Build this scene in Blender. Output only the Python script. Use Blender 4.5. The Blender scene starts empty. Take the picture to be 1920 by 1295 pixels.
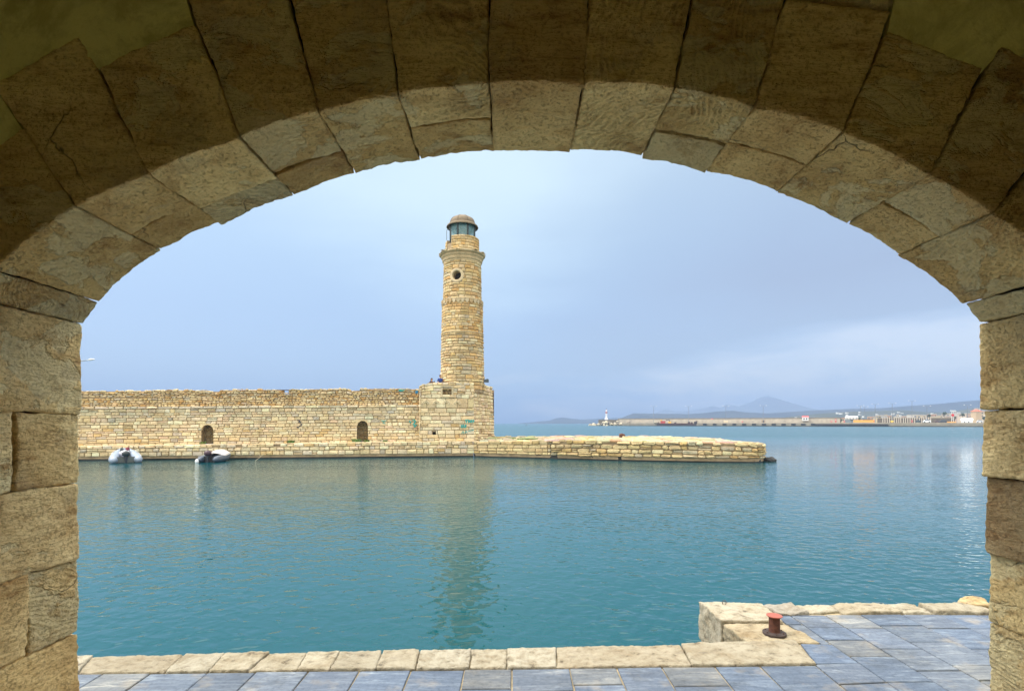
import bpy, bmesh, math, random
import numpy as np
from mathutils import Vector
from mathutils.geometry import tessellate_polygon

R = math.radians
PI = math.pi
scene = bpy.context.scene
COL = scene.collection
F = 1000.0          # focal length in photo pixels
CX, HY = 960.0, 793.0
EYE = 3.0           # eye above the water
QZ = 0.8            # quay level above the water
rng = random.Random(11)

# ------------------------------------------------------------------ measuring
def at(px, py, Y):
    return ((px - CX) / F * Y, Y, EYE + (HY - py) / F * Y)
def zz(py, Y):
    return EYE + (HY - py) / F * Y
def xx(px, Y):
    return (px - CX) / F * Y
def ground(px, py, z=QZ):
    Y = (EYE - z) * F / (py - HY)
    return (xx(px, Y), Y, z)

# ------------------------------------------------------------------ noise
def _hash(ix, iy, iz, seed):
    h = (ix.astype(np.int64) * 374761393 + iy.astype(np.int64) * 668265263 +
         iz.astype(np.int64) * 2147483647 + seed * 974634777) & 0xffffffff
    h = ((h ^ (h >> 13)) * 1274126177) & 0xffffffff
    h = (h ^ (h >> 16)) & 0xffffff
    return h / float(0xffffff) * 2 - 1
def vnoise(P, f, seed=0):
    p = P * f
    i = np.floor(p); t = p - i; t = t * t * (3 - 2 * t)
    i = i.astype(np.int64)
    out = 0
    for a in (0, 1):
        wa = t[:, 0] if a else 1 - t[:, 0]
        for b in (0, 1):
            wb = t[:, 1] if b else 1 - t[:, 1]
            for c in (0, 1):
                wc = t[:, 2] if c else 1 - t[:, 2]
                out = out + wa * wb * wc * _hash(i[:, 0] + a, i[:, 1] + b, i[:, 2] + c, seed)
    return out
def fbm(P, f, seed=0, octv=3):
    o = 0; a = 1; s = 0
    for k in range(octv):
        o = o + a * vnoise(P, f * 2 ** k, seed + k * 17); s += a; a *= .5
    return o / s
def n1(x, seed=0, f=1.0):
    return float(vnoise(np.array([[x, seed * 3.7 + .5, .5]]), f, seed)[0])

# ------------------------------------------------------------------ objects
def tag(o, label=None, cat=None, group=None, kind=None):
    if label: o['label'] = label
    if cat: o['category'] = cat
    if group: o['group'] = group
    if kind: o['kind'] = kind
    return o
def empty(name, loc, label=None, cat=None, group=None, kind=None, rz=0):
    o = bpy.data.objects.new(name, None); COL.objects.link(o)
    o.location = loc; o.rotation_euler = (0, 0, rz); o.empty_display_size = .3
    return tag(o, label, cat, group, kind)
def copy_tree(o, parent=None):
    c = o.copy(); COL.objects.link(c)
    if parent: c.parent = parent
    for ch in o.children: copy_tree(ch, c)
    return c

class MB:
    """collects geometry in world (or local) coordinates and builds ONE mesh object"""
    def __init__(s): s.v = []; s.f = []; s.c = []; s.n = 0; s.m = []
    def add(s, V, Fc, col=(1, 1, 1), mi=0):
        b = s.n
        s.v.extend([tuple(p) for p in V]); s.n += len(V)
        for fc in Fc: s.f.append(tuple(b + i for i in fc))
        s.c.extend([col] * len(Fc)); s.m.extend([mi] * len(Fc))
    def box(s, lo, hi, col=(1, 1, 1), mi=0):
        x0, y0, z0 = lo; x1, y1, z1 = hi
        V = [(x0,y0,z0),(x1,y0,z0),(x1,y1,z0),(x0,y1,z0),(x0,y0,z1),(x1,y0,z1),(x1,y1,z1),(x0,y1,z1)]
        s.add(V, [(3,2,1,0),(4,5,6,7),(0,1,5,4),(1,2,6,5),(2,3,7,6),(3,0,4,7)], col, mi)
    def prism(s, poly, z0, z1, col=(1,1,1), mi=0):
        n = len(poly)
        V = [(x, y, z0) for x, y in poly] + [(x, y, z1) for x, y in poly]
        tri = tessellate_polygon([[Vector((x, y, 0)) for x, y in poly]])
        Fc = [tuple(t) for t in tri] + [tuple(n + i for i in t) for t in tri]
        for i in range(n): Fc.append((i, (i+1) % n, n + (i+1) % n, n + i))
        s.add(V, Fc, col, mi)
    def prismY(s, poly, y0, y1, col=(1,1,1), mi=0):
        n = len(poly)
        V = [(x, y0, z) for x, z in poly] + [(x, y1, z) for x, z in poly]
        tri = tessellate_polygon([[Vector((x, z, 0)) for x, z in poly]])
        Fc = [tuple(t) for t in tri] + [tuple(n + i for i in t) for t in tri]
        for i in range(n): Fc.append((i, (i+1) % n, n + (i+1) % n, n + i))
        s.add(V, Fc, col, mi)
    def lathe(s, cx, cy, prof, seg=32, col=(1,1,1), jag=0, seed=0, a0=0, a1=2*PI, mi=0):
        n = len(prof); full = abs(a1 - a0 - 2 * PI) < 1e-6
        m = seg if full else seg + 1
        V = []
        for k in range(m):
            a = a0 + (a1 - a0) * k / seg
            for j, (r, z) in enumerate(prof):
                jr = jag * n1(k * .9 + j * 3.1, seed) if jag else 0
                V.append((cx + (r + jr) * math.cos(a), cy + (r + jr) * math.sin(a), z + jr * .6))
        Fc = []
        for k in range(seg):
            k2 = (k + 1) % m
            for j in range(n - 1):
                Fc.append((k*n+j, k2*n+j, k2*n+j+1, k*n+j+1))
        s.add(V, Fc, col, mi)
    def tube(s, pts, rad, seg=8, col=(1,1,1), caps=True, mi=0):
        pts = [Vector(p) for p in pts]; n = len(pts)
        rad = rad if isinstance(rad, (list, tuple)) else [rad] * n
        V = []
        up = Vector((0, 0, 1))
        px_ = None
        for i, p in enumerate(pts):
            t = (pts[min(i+1, n-1)] - pts[max(i-1, 0)]).normalized()
            if px_ is None:
                a = up if abs(t.dot(up)) < .9 else Vector((1, 0, 0))
                px_ = (a - t * a.dot(t)).normalized()
            else:
                px_ = (px_ - t * px_.dot(t)).normalized()
            q = t.cross(px_)
            for k in range(seg):
                w = 2 * PI * k / seg
                V.append(p + (px_ * math.cos(w) + q * math.sin(w)) * rad[i])
        Fc = []
        for i in range(n - 1):
            for k in range(seg):
                k2 = (k + 1) % seg
                Fc.append((i*seg+k, i*seg+k2, (i+1)*seg+k2, (i+1)*seg+k))
        if caps:
            Fc.append(tuple(range(seg))[::-1]); Fc.append(tuple((n-1)*seg + k for k in range(seg)))
        s.add(V, Fc, col, mi)
    def blob(s, c, rad, seed=0, amp=.15, nu=12, nv=8, col=(1,1,1), flat=0, mi=0):
        V = []
        for j in range(nv + 1):
            th = PI * j / nv
            for i in range(nu):
                ph = 2 * PI * i / nu
                V.append((math.sin(th) * math.cos(ph), math.sin(th) * math.sin(ph), math.cos(th)))
        V = np.array(V)
        k = 1 + amp * fbm(V + seed * 5.3, 1.8, seed)
        V = V * k[:, None] * np.array(rad) + np.array(c)
        Fc = []
        for j in range(nv):
            for i in range(nu):
                i2 = (i + 1) % nu
                Fc.append((j*nu+i, (j+1)*nu+i, (j+1)*nu+i2, j*nu+i2))
        s.add(V, Fc, col, mi)
    def build(s, name, m, parent=None, smooth=False, angle=None):
        me = bpy.data.meshes.new(name)
        off = Vector(parent_loc(parent)) if parent else Vector((0, 0, 0))
        V = np.array(s.v, dtype=float) - np.array(off)
        me.from_pydata(V.tolist(), [], s.f)
        at_ = me.attributes.new('tint', 'FLOAT_COLOR', 'FACE')
        arr = np.ones((len(s.f), 4)); arr[:, :3] = np.array(s.c)[:, :3]
        at_.data.foreach_set('color', arr.ravel())
        ms = m if isinstance(m, (list, tuple)) else [m]
        for q in ms: me.materials.append(q)
        me.polygons.foreach_set('material_index', s.m)
        bm = bmesh.new(); bm.from_mesh(me)
        bmesh.ops.recalc_face_normals(bm, faces=bm.faces)
        bm.to_mesh(me); bm.free()
        if smooth: me.polygons.foreach_set('use_smooth', [True] * len(me.polygons))
        me.update()
        o = bpy.data.objects.new(name, me); COL.objects.link(o)
        if parent: o.parent = parent
        return o
def parent_loc(p):
    v = Vector((0, 0, 0))
    while p is not None:
        v += p.location; p = p.parent
    return v

# ------------------------------------------------------------------ materials
def new_mat(name):
    m = bpy.data.materials.new(name); m.use_nodes = True
    nt = m.node_tree
    return m, nt, nt.nodes['Principled BSDF']
def nd(nt, typ, **kw):
    n = nt.nodes.new(typ)
    for k, v in kw.items():
        if k in n.inputs.keys() if isinstance(k, str) else False: n.inputs[k].default_value = v
        else: setattr(n, k, v)
    return n
def setin(n, **kw):
    for k, v in kw.items(): n.inputs[k.replace('_', ' ')].default_value = v
    return n
def noise_n(nt, scale, detail=4, rough=.55, vec=None, dist=0):
    n = nt.nodes.new('ShaderNodeTexNoise')
    n.inputs['Scale'].default_value = scale; n.inputs['Detail'].default_value = detail
    n.inputs['Roughness'].default_value = rough; n.inputs['Distortion'].default_value = dist
    if vec is not None: nt.links.new(vec, n.inputs['Vector'])
    return n
def ramp(nt, fac, stops):
    r = nt.nodes.new('ShaderNodeValToRGB')
    while len(r.color_ramp.elements) < len(stops): r.color_ramp.elements.new(.5)
    for e, (p, c) in zip(r.color_ramp.elements, stops):
        e.position = p; e.color = (c[0], c[1], c[2], 1) if isinstance(c, (tuple, list)) else (c, c, c, 1)
    nt.links.new(fac, r.inputs['Fac']); return r
def mixc(nt, mode, fac, a, b):
    n = nt.nodes.new('ShaderNodeMix'); n.data_type = 'RGBA'; n.blend_type = mode
    if isinstance(fac, (int, float)): n.inputs[0].default_value = fac
    else: nt.links.new(fac, n.inputs[0])
    for k, x in ((6, a), (7, b)):
        if isinstance(x, (tuple, list)): n.inputs[k].default_value = (*x[:3], 1)
        else: nt.links.new(x, n.inputs[k])
    return n.outputs[2]
def math_n(nt, op, a, b=None, c=None):
    n = nt.nodes.new('ShaderNodeMath'); n.operation = op
    for k, x in enumerate((a, b, c)):
        if x is None: continue
        if isinstance(x, (int, float)): n.inputs[k].default_value = x
        else: nt.links.new(x, n.inputs[k])
    return n.outputs[0]
def objvec(nt, scale=None, rot=None):
    tc = nt.nodes.new('ShaderNodeTexCoord')
    if scale is None and rot is None: return tc.outputs['Object']
    mp = nt.nodes.new('ShaderNodeMapping'); nt.links.new(tc.outputs['Object'], mp.inputs['Vector'])
    if scale: mp.inputs['Scale'].default_value = scale
    if rot: mp.inputs['Rotation'].default_value = rot
    return mp.outputs['Vector']
def bump(nt, h, dist, strength=1.0, prev=None):
    b = nt.nodes.new('ShaderNodeBump'); b.inputs['Distance'].default_value = dist
    b.inputs['Strength'].default_value = strength
    nt.links.new(h, b.inputs['Height'])
    if prev is not None: nt.links.new(prev, b.inputs['Normal'])
    return b.outputs['Normal']
def tint_of(nt):
    a = nt.nodes.new('ShaderNodeAttribute'); a.attribute_name = 'tint'
    return a.outputs['Color']

def plain(name, col, rough=.7, metal=0, var=.12, scale=3, bumpd=0):
    m, nt, b = new_mat(name)
    v = objvec(nt); n = noise_n(nt, scale, 5, .6, v)
    r = ramp(nt, n.outputs['Fac'], [(.3, 1 - var), (.7, 1 + var)])
    c = mixc(nt, 'MULTIPLY', 1.0, mixc(nt, 'MULTIPLY', 1.0, tint_of(nt), col), r.outputs['Color'])
    nt.links.new(c, b.inputs['Base Color'])
    b.inputs['Roughness'].default_value = rough; b.inputs['Metallic'].default_value = metal
    if bumpd: nt.links.new(bump(nt, noise_n(nt, scale * 6, 4, .6, v).outputs['Fac'], bumpd), b.inputs['Normal'])
    return m

def far_stone():
    m, nt, b = new_mat('limestone_masonry')
    v = objvec(nt)
    big = ramp(nt, noise_n(nt, .35, 4, .6, v).outputs['Fac'], [(.3, (.86, .84, .80)), (.7, (1.08, 1.08, 1.08))])
    mid = ramp(nt, noise_n(nt, 3.2, 5, .7, v).outputs['Fac'], [(.28, (.66, .60, .52)), (.42, (1, .98, .95)), (.75, (1.12, 1.1, 1.05))])
    c = mixc(nt, 'MULTIPLY', 1, tint_of(nt), big.outputs['Color'])
    c = mixc(nt, 'MULTIPLY', .8, c, mid.outputs['Color'])
    stk = ramp(nt, noise_n(nt, 1, 5, .65, objvec(nt, (1.6, 1.6, .28))).outputs['Fac'], [(.52, (1, 1, 1)), (.72, (.66, .64, .60))])
    c = mixc(nt, 'MULTIPLY', .7, c, stk.outputs['Color'])
    nt.links.new(c, b.inputs['Base Color']); b.inputs['Roughness'].default_value = .92
    h = noise_n(nt, 7, 6, .7, v)
    nt.links.new(bump(nt, h.outputs['Fac'], .08), b.inputs['Normal'])
    return m
def near_stone():
    m, nt, b = new_mat('tooled_sandstone')
    v0 = objvec(nt)
    oi = nt.nodes.new('ShaderNodeObjectInfo'); rnd = oi.outputs['Random']
    sh = nt.nodes.new('ShaderNodeVectorMath'); sh.operation = 'ADD'; nt.links.new(v0, sh.inputs[0]); nt.links.new(math_n(nt, 'MULTIPLY', rnd, 47.0), sh.inputs[1])
    v = sh.outputs[0]          # every block has its own piece of the pattern
    def objvec_(nt_, scale=None, rot=None):
        mp = nt.nodes.new('ShaderNodeMapping'); nt.links.new(v, mp.inputs['Vector'])
        if scale: mp.inputs['Scale'].default_value = scale
        if rot: mp.inputs['Rotation'].default_value = rot
        return mp.outputs['Vector']
    # curved comb-chisel strokes
    wv = nt.nodes.new('ShaderNodeTexNoise'); wv.inputs['Scale'].default_value = 1.7; wv.inputs['Detail'].default_value = 2
    nt.links.new(v, wv.inputs['Vector'])
    vm = nt.nodes.new('ShaderNodeVectorMath'); vm.operation = 'MULTIPLY_ADD'
    nt.links.new(wv.outputs['Color'], vm.inputs[0]); vm.inputs[1].default_value = (.55, .55, .55); nt.links.new(v, vm.inputs[2])
    rot = nt.nodes.new('ShaderNodeCombineXYZ')
    for k_, f_ in enumerate((3.1, 5.7, 2.3)): nt.links.new(math_n(nt, 'MULTIPLY', rnd, f_), rot.inputs[k_])
    mpw = nt.nodes.new('ShaderNodeMapping'); nt.links.new(vm.outputs[0], mpw.inputs['Vector']); nt.links.new(rot.outputs[0], mpw.inputs['Rotation'])
    rnd2 = math_n(nt, 'FRACT', math_n(nt, 'MULTIPLY', rnd, 7.31)); rnd3 = math_n(nt, 'FRACT', math_n(nt, 'MULTIPLY', rnd, 13.7))
    w = nt.nodes.new('ShaderNodeTexWave'); w.wave_type = 'BANDS'; w.bands_direction = 'DIAGONAL'
    setin(w, Scale=11.0, Distortion=3.2, Detail=3.0, Detail_Scale=3.0, Detail_Roughness=.65)
    nt.links.new(mpw.outputs[0], w.inputs['Vector'])
    brk = noise_n(nt, 34, 3, .6, v)      # strokes are broken up along their length
    wb = math_n(nt, 'MULTIPLY', w.outputs['Fac'], ramp(nt, brk.outputs['Fac'], [(.35, .15), (.6, 1)]).outputs['Color'])
    msk = ramp(nt, noise_n(nt, 2.1, 3, .6, v).outputs['Fac'], [(.4, .1), (.58, 1)])
    tool = ramp(nt, rnd2, [(.35, .12), (.6, 1)])
    wm = math_n(nt, 'MULTIPLY', math_n(nt, 'MULTIPLY', wb, msk.outputs['Color']), tool.outputs['Color'])
    pit = noise_n(nt, 60, 5, .75, v)
    pr = ramp(nt, pit.outputs['Fac'], [(.30, 0), (.46, 1)])
    lay = noise_n(nt, 1, 6, .68, objvec_(nt, (2.5, 3.5, 11)))    # bedding planes
    big = noise_n(nt, 1.3, 5, .6, v)
    cr = ramp(nt, big.outputs['Fac'], [(.3, (.70, .58, .42)), (.5, (1, .95, .84)), (.72, (1.2, 1.2, 1.12))])
    lr = ramp(nt, lay.outputs['Fac'], [(.32, (.55, .40, .26)), (.45, (.95, .9, .82)), (.7, (1.15, 1.15, 1.12))])
    c = mixc(nt, 'MULTIPLY', 1, tint_of(nt), cr.outputs['Color'])
    c = mixc(nt, 'MULTIPLY', .8, c, lr.outputs['Color'])
    dk = ramp(nt, wm, [(0, (1.08, 1.08, 1.08)), (1, (.58, .52, .44))])
    c = mixc(nt, 'MULTIPLY', .55, c, dk.outputs['Color'])
    c = mixc(nt, 'MULTIPLY', .6, c, ramp(nt, pit.outputs['Fac'], [(.32, (.55, .5, .42)), (.5, (1.05, 1.05, 1.05))]).outputs['Color'])
    nt.links.new(c, b.inputs['Base Color']); b.inputs['Roughness'].default_value = .95
    # flaked pale patches and brown weathering
    fl = ramp(nt, math_n(nt, 'ADD', noise_n(nt, 2.6, 5, .6, objvec_(nt, (1, 1, 1.6), (.3, .2, 0)), .4).outputs['Fac'], math_n(nt, 'MULTIPLY', math_n(nt, 'SUBTRACT', rnd3, .55), .42)), [(.54, 0), (.57, 1)])
    c = mixc(nt, 'MIX', math_n(nt, 'MULTIPLY', fl.outputs['Color'], .50), c, (.80, .72, .43))
    br = ramp(nt, noise_n(nt, 3.4, 6, .7, objvec_(nt, (1, 1, 2.2), (0, .4, .2)), .3).outputs['Fac'], [(.56, 0), (.68, 1)])
    c = mixc(nt, 'MULTIPLY', math_n(nt, 'MULTIPLY', br.outputs['Color'], .7), c, (.55, .40, .25))
    gy = ramp(nt, noise_n(nt, 1.9, 6, .7, objvec_(nt, (1, 1, 1), (.7, 0, .9)), .2).outputs['Fac'], [(.54, 0), (.66, 1)])
    c = mixc(nt, 'MIX', math_n(nt, 'MULTIPLY', gy.outputs['Color'], .35), c, (.42, .37, .25))
    # a few hairline cracks
    nv = noise_n(nt, 3, 4, .6, v)
    vm2 = nt.nodes.new('ShaderNodeVectorMath'); vm2.operation = 'MULTIPLY_ADD'
    nt.links.new(nv.outputs['Color'], vm2.inputs[0]); vm2.inputs[1].default_value = (.22, .22, .22); nt.links.new(v, vm2.inputs[2])
    vo = nt.nodes.new('ShaderNodeTexVoronoi'); vo.feature = 'DISTANCE_TO_EDGE'; vo.inputs['Scale'].default_value = 1.1
    nt.links.new(vm2.outputs[0], vo.inputs['Vector'])
    ck = ramp(nt, vo.outputs['Distance'], [(.0012, 1), (.0045, 0)])
    cm_ = ramp(nt, noise_n(nt, 1.4, 2, .5, objvec_(nt, None, (.2, .9, .4))).outputs['Fac'], [(.60, 0), (.64, 1)])
    ck = math_n(nt, 'MULTIPLY', ck.outputs['Color'], cm_.outputs['Color'])
    c = mixc(nt, 'MIX', math_n(nt, 'MULTIPLY', ck, .7), c, (.12, .08, .05))
    nt.links.new(c, b.inputs['Base Color'])
    b1 = bump(nt, lay.outputs['Fac'], .075)
    b2 = bump(nt, wm, -.011, prev=b1)
    b3 = bump(nt, pr.outputs['Color'], .0045, prev=b2)
    b4 = bump(nt, noise_n(nt, 160, 3, .7, v).outputs['Fac'], .0012, prev=b3)
    b4 = bump(nt, fl.outputs['Color'], -.008, prev=b4); b4 = bump(nt, ck, -.012, prev=b4)
    nt.links.new(b4, b.inputs['Normal'])
    return m
def kerb_mat():
    m, nt, b = new_mat('worn_cream_limestone')
    v = objvec(nt)
    a = noise_n(nt, 2.2, 7, .68, v)
    s = noise_n(nt, 9, 6, .75, v)
    c = mixc(nt, 'MULTIPLY', 1, tint_of(nt), ramp(nt, a.outputs['Fac'], [(.3, (.68, .57, .42)), (.46, (1, .96, .88)), (.7, (1.12, 1.1, 1.06))]).outputs['Color'])
    c = mixc(nt, 'MULTIPLY', .75, c, ramp(nt, s.outputs['Fac'], [(.34, (.14, .11, .08)), (.42, (.72, .68, .62)), (.52, (.98, .97, .96)), (.65, (1.12, 1.12, 1.12))]).outputs['Color'])
    li = ramp(nt, noise_n(nt, 4, 9, .82, objvec(nt, (1, 2.2, 1)), .3).outputs['Fac'], [(.55, 0), (.64, 1)])
    c = mixc(nt, 'MIX', math_n(nt, 'MULTIPLY', li.outputs['Color'], .60), c, (.20, .17, .13))
    nt.links.new(c, b.inputs['Base Color']); b.inputs['Roughness'].default_value = .9
    b1 = bump(nt, s.outputs['Fac'], .040)
    nt.links.new(bump(nt, noise_n(nt, 55, 5, .75, v).outputs['Fac'], .006, prev=b1), b.inputs['Normal'])
    return m
def slate_mat():
    m, nt, b = new_mat('blue_grey_marble_paving')
    v = objvec(nt)
    st = noise_n(nt, 1, 7, .68, objvec(nt, (2.2, 13, 4), (0, 0, .22)), 1.2)
    sp = noise_n(nt, 3.2, 5, .6, v)
    fine = noise_n(nt, 26, 5, .75, v)
    c = mixc(nt, 'MULTIPLY', 1, tint_of(nt), ramp(nt, st.outputs['Fac'], [(.30, (.66, .70, .76)), (.5, (1, 1, 1)), (.60, (1.5, 1.42, 1.3)), (.70, (2.6, 2.35, 1.95))]).outputs['Color'])
    warm = ramp(nt, sp.outputs['Fac'], [(.56, 0), (.74, 1)])
    c = mixc(nt, 'MIX', math_n(nt, 'MULTIPLY', warm.outputs['Color'], .45), c, (.36, .30, .21))
    c = mixc(nt, 'MULTIPLY', .5, c, ramp(nt, fine.outputs['Fac'], [(.3, (.5, .5, .52)), (.5, (1.04, 1.04, 1.04))]).outputs['Color'])
    gr = ramp(nt, noise_n(nt, 1.3, 8, .75, v, .4).outputs['Fac'], [(.34, (.62, .60, .56)), (.50, (1, 1, 1)), (.70, (1.12, 1.1, 1.06))])
    c = mixc(nt, 'MULTIPLY', .9, c, gr.outputs['Color'])
    nt.links.new(c, b.inputs['Base Color'])
    rr = ramp(nt, fine.outputs['Fac'], [(.3, .75), (.7, .5)]); nt.links.new(rr.outputs['Color'], b.inputs['Roughness'])
    b1 = bump(nt, st.outputs['Fac'], .006)
    nt.links.new(bump(nt, fine.outputs['Fac'], .003, prev=b1), b.inputs['Normal'])
    return m
def plaster_mat():
    m, nt, b = new_mat('yellow_plaster')
    v = objvec(nt)
    c = ramp(nt, noise_n(nt, 1.1, 5, .6, v).outputs['Fac'], [(.3, (.72, .66, .27)), (.7, (.85, .79, .37))])
    st = ramp(nt, noise_n(nt, 2.3, 8, .72, v, .5).outputs['Fac'], [(.40, (.62, .60, .52)), (.52, (1, 1, 1))])
    nt.links.new(mixc(nt, 'MULTIPLY', .8, c.outputs['Color'], st.outputs['Color']), b.inputs['Base Color']); b.inputs['Roughness'].default_value = .85
    nt.links.new(bump(nt, noise_n(nt, 7, 6, .65, v).outputs['Fac'], .02), b.inputs['Normal'])
    return m
def water_mat():
    m, nt, b = new_mat('harbour_water')
    v = objvec(nt)
    body = ramp(nt, noise_n(nt, .03, 3, .5, v).outputs['Fac'], [(.3, (.0005, .056, .071)), (.7, (.0005, .069, .085))])
    nt.links.new(body.outputs['Color'], b.inputs['Base Color'])
    b.inputs['IOR'].default_value = 1.39
    sy = nt.nodes.new('ShaderNodeSeparateXYZ'); nt.links.new(v, sy.inputs[0])
    # sheltered basin is glassy, the open water beyond the mole is wind-roughened
    rg = nt.nodes.new('ShaderNodeMapRange'); rg.inputs['From Min'].default_value = 46; rg.inputs['From Max'].default_value = 120
    rg.inputs['To Min'].default_value = .025; rg.inputs['To Max'].default_value = .24
    nt.links.new(sy.outputs['Y'], rg.inputs['Value']); nt.links.new(rg.outputs[0], b.inputs['Roughness'])
    # wind patches: ripples strong in some bands, calm by the walls
    patch = ramp(nt, noise_n(nt, 1, 3, .55, objvec(nt, (.05, .11, 1), (0, 0, .15))).outputs['Fac'], [(.32, .45), (.66, 1.1)])
    r1 = noise_n(nt, 1, 1.0, .4, objvec(nt, (3.9, 4.9, 1), (0, 0, .35)), .5)
    r2 = noise_n(nt, 1, 2, .5, objvec(nt, (6.5, 9.5, 1), (0, 0, -.55)), .5)
    r3 = noise_n(nt, 1, 2, .5, objvec(nt, (.55, .9, 1), (0, 0, .2)), .3)
    h1 = math_n(nt, 'MULTIPLY', r1.outputs['Fac'], patch.outputs['Color'])
    h2 = math_n(nt, 'MULTIPLY', r2.outputs['Fac'], patch.outputs['Color'])
    n1_ = bump(nt, r3.outputs['Fac'], WAVE[0])
    n2_ = bump(nt, h1, WAVE[1], prev=n1_)
    n3_ = bump(nt, h2, WAVE[2], prev=n2_)
    nt.links.new(n3_, b.inputs['Normal'])
    return m
WAVE = (.034, .036, .0015)

M = dict(
    far=far_stone(), near=near_stone(), kerb=kerb_mat(), slate=slate_mat(), plaster=plaster_mat(), water=water_mat(),
    mortar=plain('earth_mortar', (.36, .27, .165), .95, var=.3, scale=2),
    darkmortar=plain('dark_joint_mortar', (.07, .05, .03), .95, var=.3, scale=6),
    sandjoint=plain('sandy_joint', (.36, .29, .18), .95, var=.3, scale=8, bumpd=.004),
    algae=plain('wet_algae_stone', (.014, .013, .008), .45, var=.5, scale=2.5),
    conc=plain('weathered_concrete', (.33, .30, .25), .9, var=.22, scale=.25),
    paint=plain('paint', (1, 1, 1), .55, var=.04, scale=2),
    metal=plain('painted_metal', (1, 1, 1), .45, .0, var=.1, scale=9),
    rust=plain('rusted_iron', (1, 1, 1), .8, .1, var=.5, scale=22, bumpd=.003),
    rubber=plain('boat_rubber', (1, 1, 1), .42, var=.08, scale=4),
    cloth=plain('cloth', (1, 1, 1), .9, var=.15, scale=12),
    skin=plain('skin', (.45, .27, .18), .6, var=.05),
    rock=plain('boulder_rock', (1, 1, 1), .95, var=.45, scale=.5),
    leaf=plain('weed_leaves', (1, 1, 1), .7, var=.35, scale=8),
)
def hill_mat(name, c0, c1, sc):
    m, nt, b = new_mat(name)
    v = objvec(nt)
    r = ramp(nt, noise_n(nt, sc, 8, .7, v).outputs['Fac'], [(.35, c0), (.62, c1)])
    nt.links.new(r.outputs['Color'], b.inputs['Base Color']); b.inputs['Roughness'].default_value = 1
    return m
def glass_mat():
    m, nt, b = new_mat('lantern_glass')
    b.inputs['Base Color'].default_value = (.25, .42, .44, 1)
    b.inputs['Roughness'].default_value = .06
    b.inputs['Alpha'].default_value = .38
    return m
M['glass'] = glass_mat()

# ------------------------------------------------------------------ masonry
PAL = dict(cream=(.73, .60, .38), pale=(.78, .68, .47), ochre=(.66, .48, .235), grey=(.58, .52, .40), orange=(.60, .39, .17), sand=(.68, .545, .32), rose=(.71, .56, .38))
def pick(w, r):
    ks = list(w); t = r.random() * sum(w.values())
    for k in ks:
        t -= w[k]
        if t <= 0: break
    c = PAL[k]; f = r.uniform(.84, 1.12)
    return tuple(min(.8, q * f * r.uniform(.97, 1.03)) for q in c)
W_WALL = dict(cream=6, pale=4, sand=3, grey=2.2, ochre=.6, rose=1)
W_RUB = dict(cream=5, pale=1, sand=5, grey=2.5, ochre=1.6, orange=.4)
W_TOWER = dict(cream=3, pale=1.5, sand=4, ochre=3, orange=1, grey=.8)
W_MOLE = dict(cream=4, pale=1.5, sand=5, grey=3, ochre=2)

def stone_face(mb, q, mapf, proud, col, r, cham=.18, back=-.09):
    """q: 4 (u,v) corners ccw"""
    (a, b, c, d) = q
    def lerp(p, s, t): return (p[0] + (s[0] - p[0]) * t, p[1] + (s[1] - p[1]) * t)
    pts = []
    for i in range(4):
        p, n_ = q[i], q[(i + 1) % 4]
        ln = max(.01, math.hypot(n_[0] - p[0], n_[1] - p[1]))
        t = min(.3, cham * r.uniform(.3, 1) * .25 / ln)
        t2 = min(.3, cham * r.uniform(.3, 1) * .25 / ln)
        pts.append(lerp(p, n_, t)); pts.append(lerp(p, n_, 1 - t2))
    cx = sum(p[0] for p in pts) / 8; cy = sum(p[1] for p in pts) / 8
    V = [mapf(u, v, back) for u, v in pts]
    V += [mapf(u, v, proud * .35) for u, v in pts]
    hx = [proud * r.uniform(.7, 1.15) for _ in range(8)]
    V += [mapf(cx + (u - cx) * .84, cy + (v - cy) * .80, h) for (u, v), h in zip(pts, hx)]
    V.append(mapf(cx, cy, proud * r.uniform(.9, 1.3)))
    Fc = []
    for i in range(8):
        j = (i + 1) % 8
        Fc.append((i, j, 8 + j, 8 + i)); Fc.append((8 + i, 8 + j, 16 + j, 16 + i)); Fc.append((16 + i, 16 + j, 24))
    mb.add(V, Fc, col)

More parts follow.
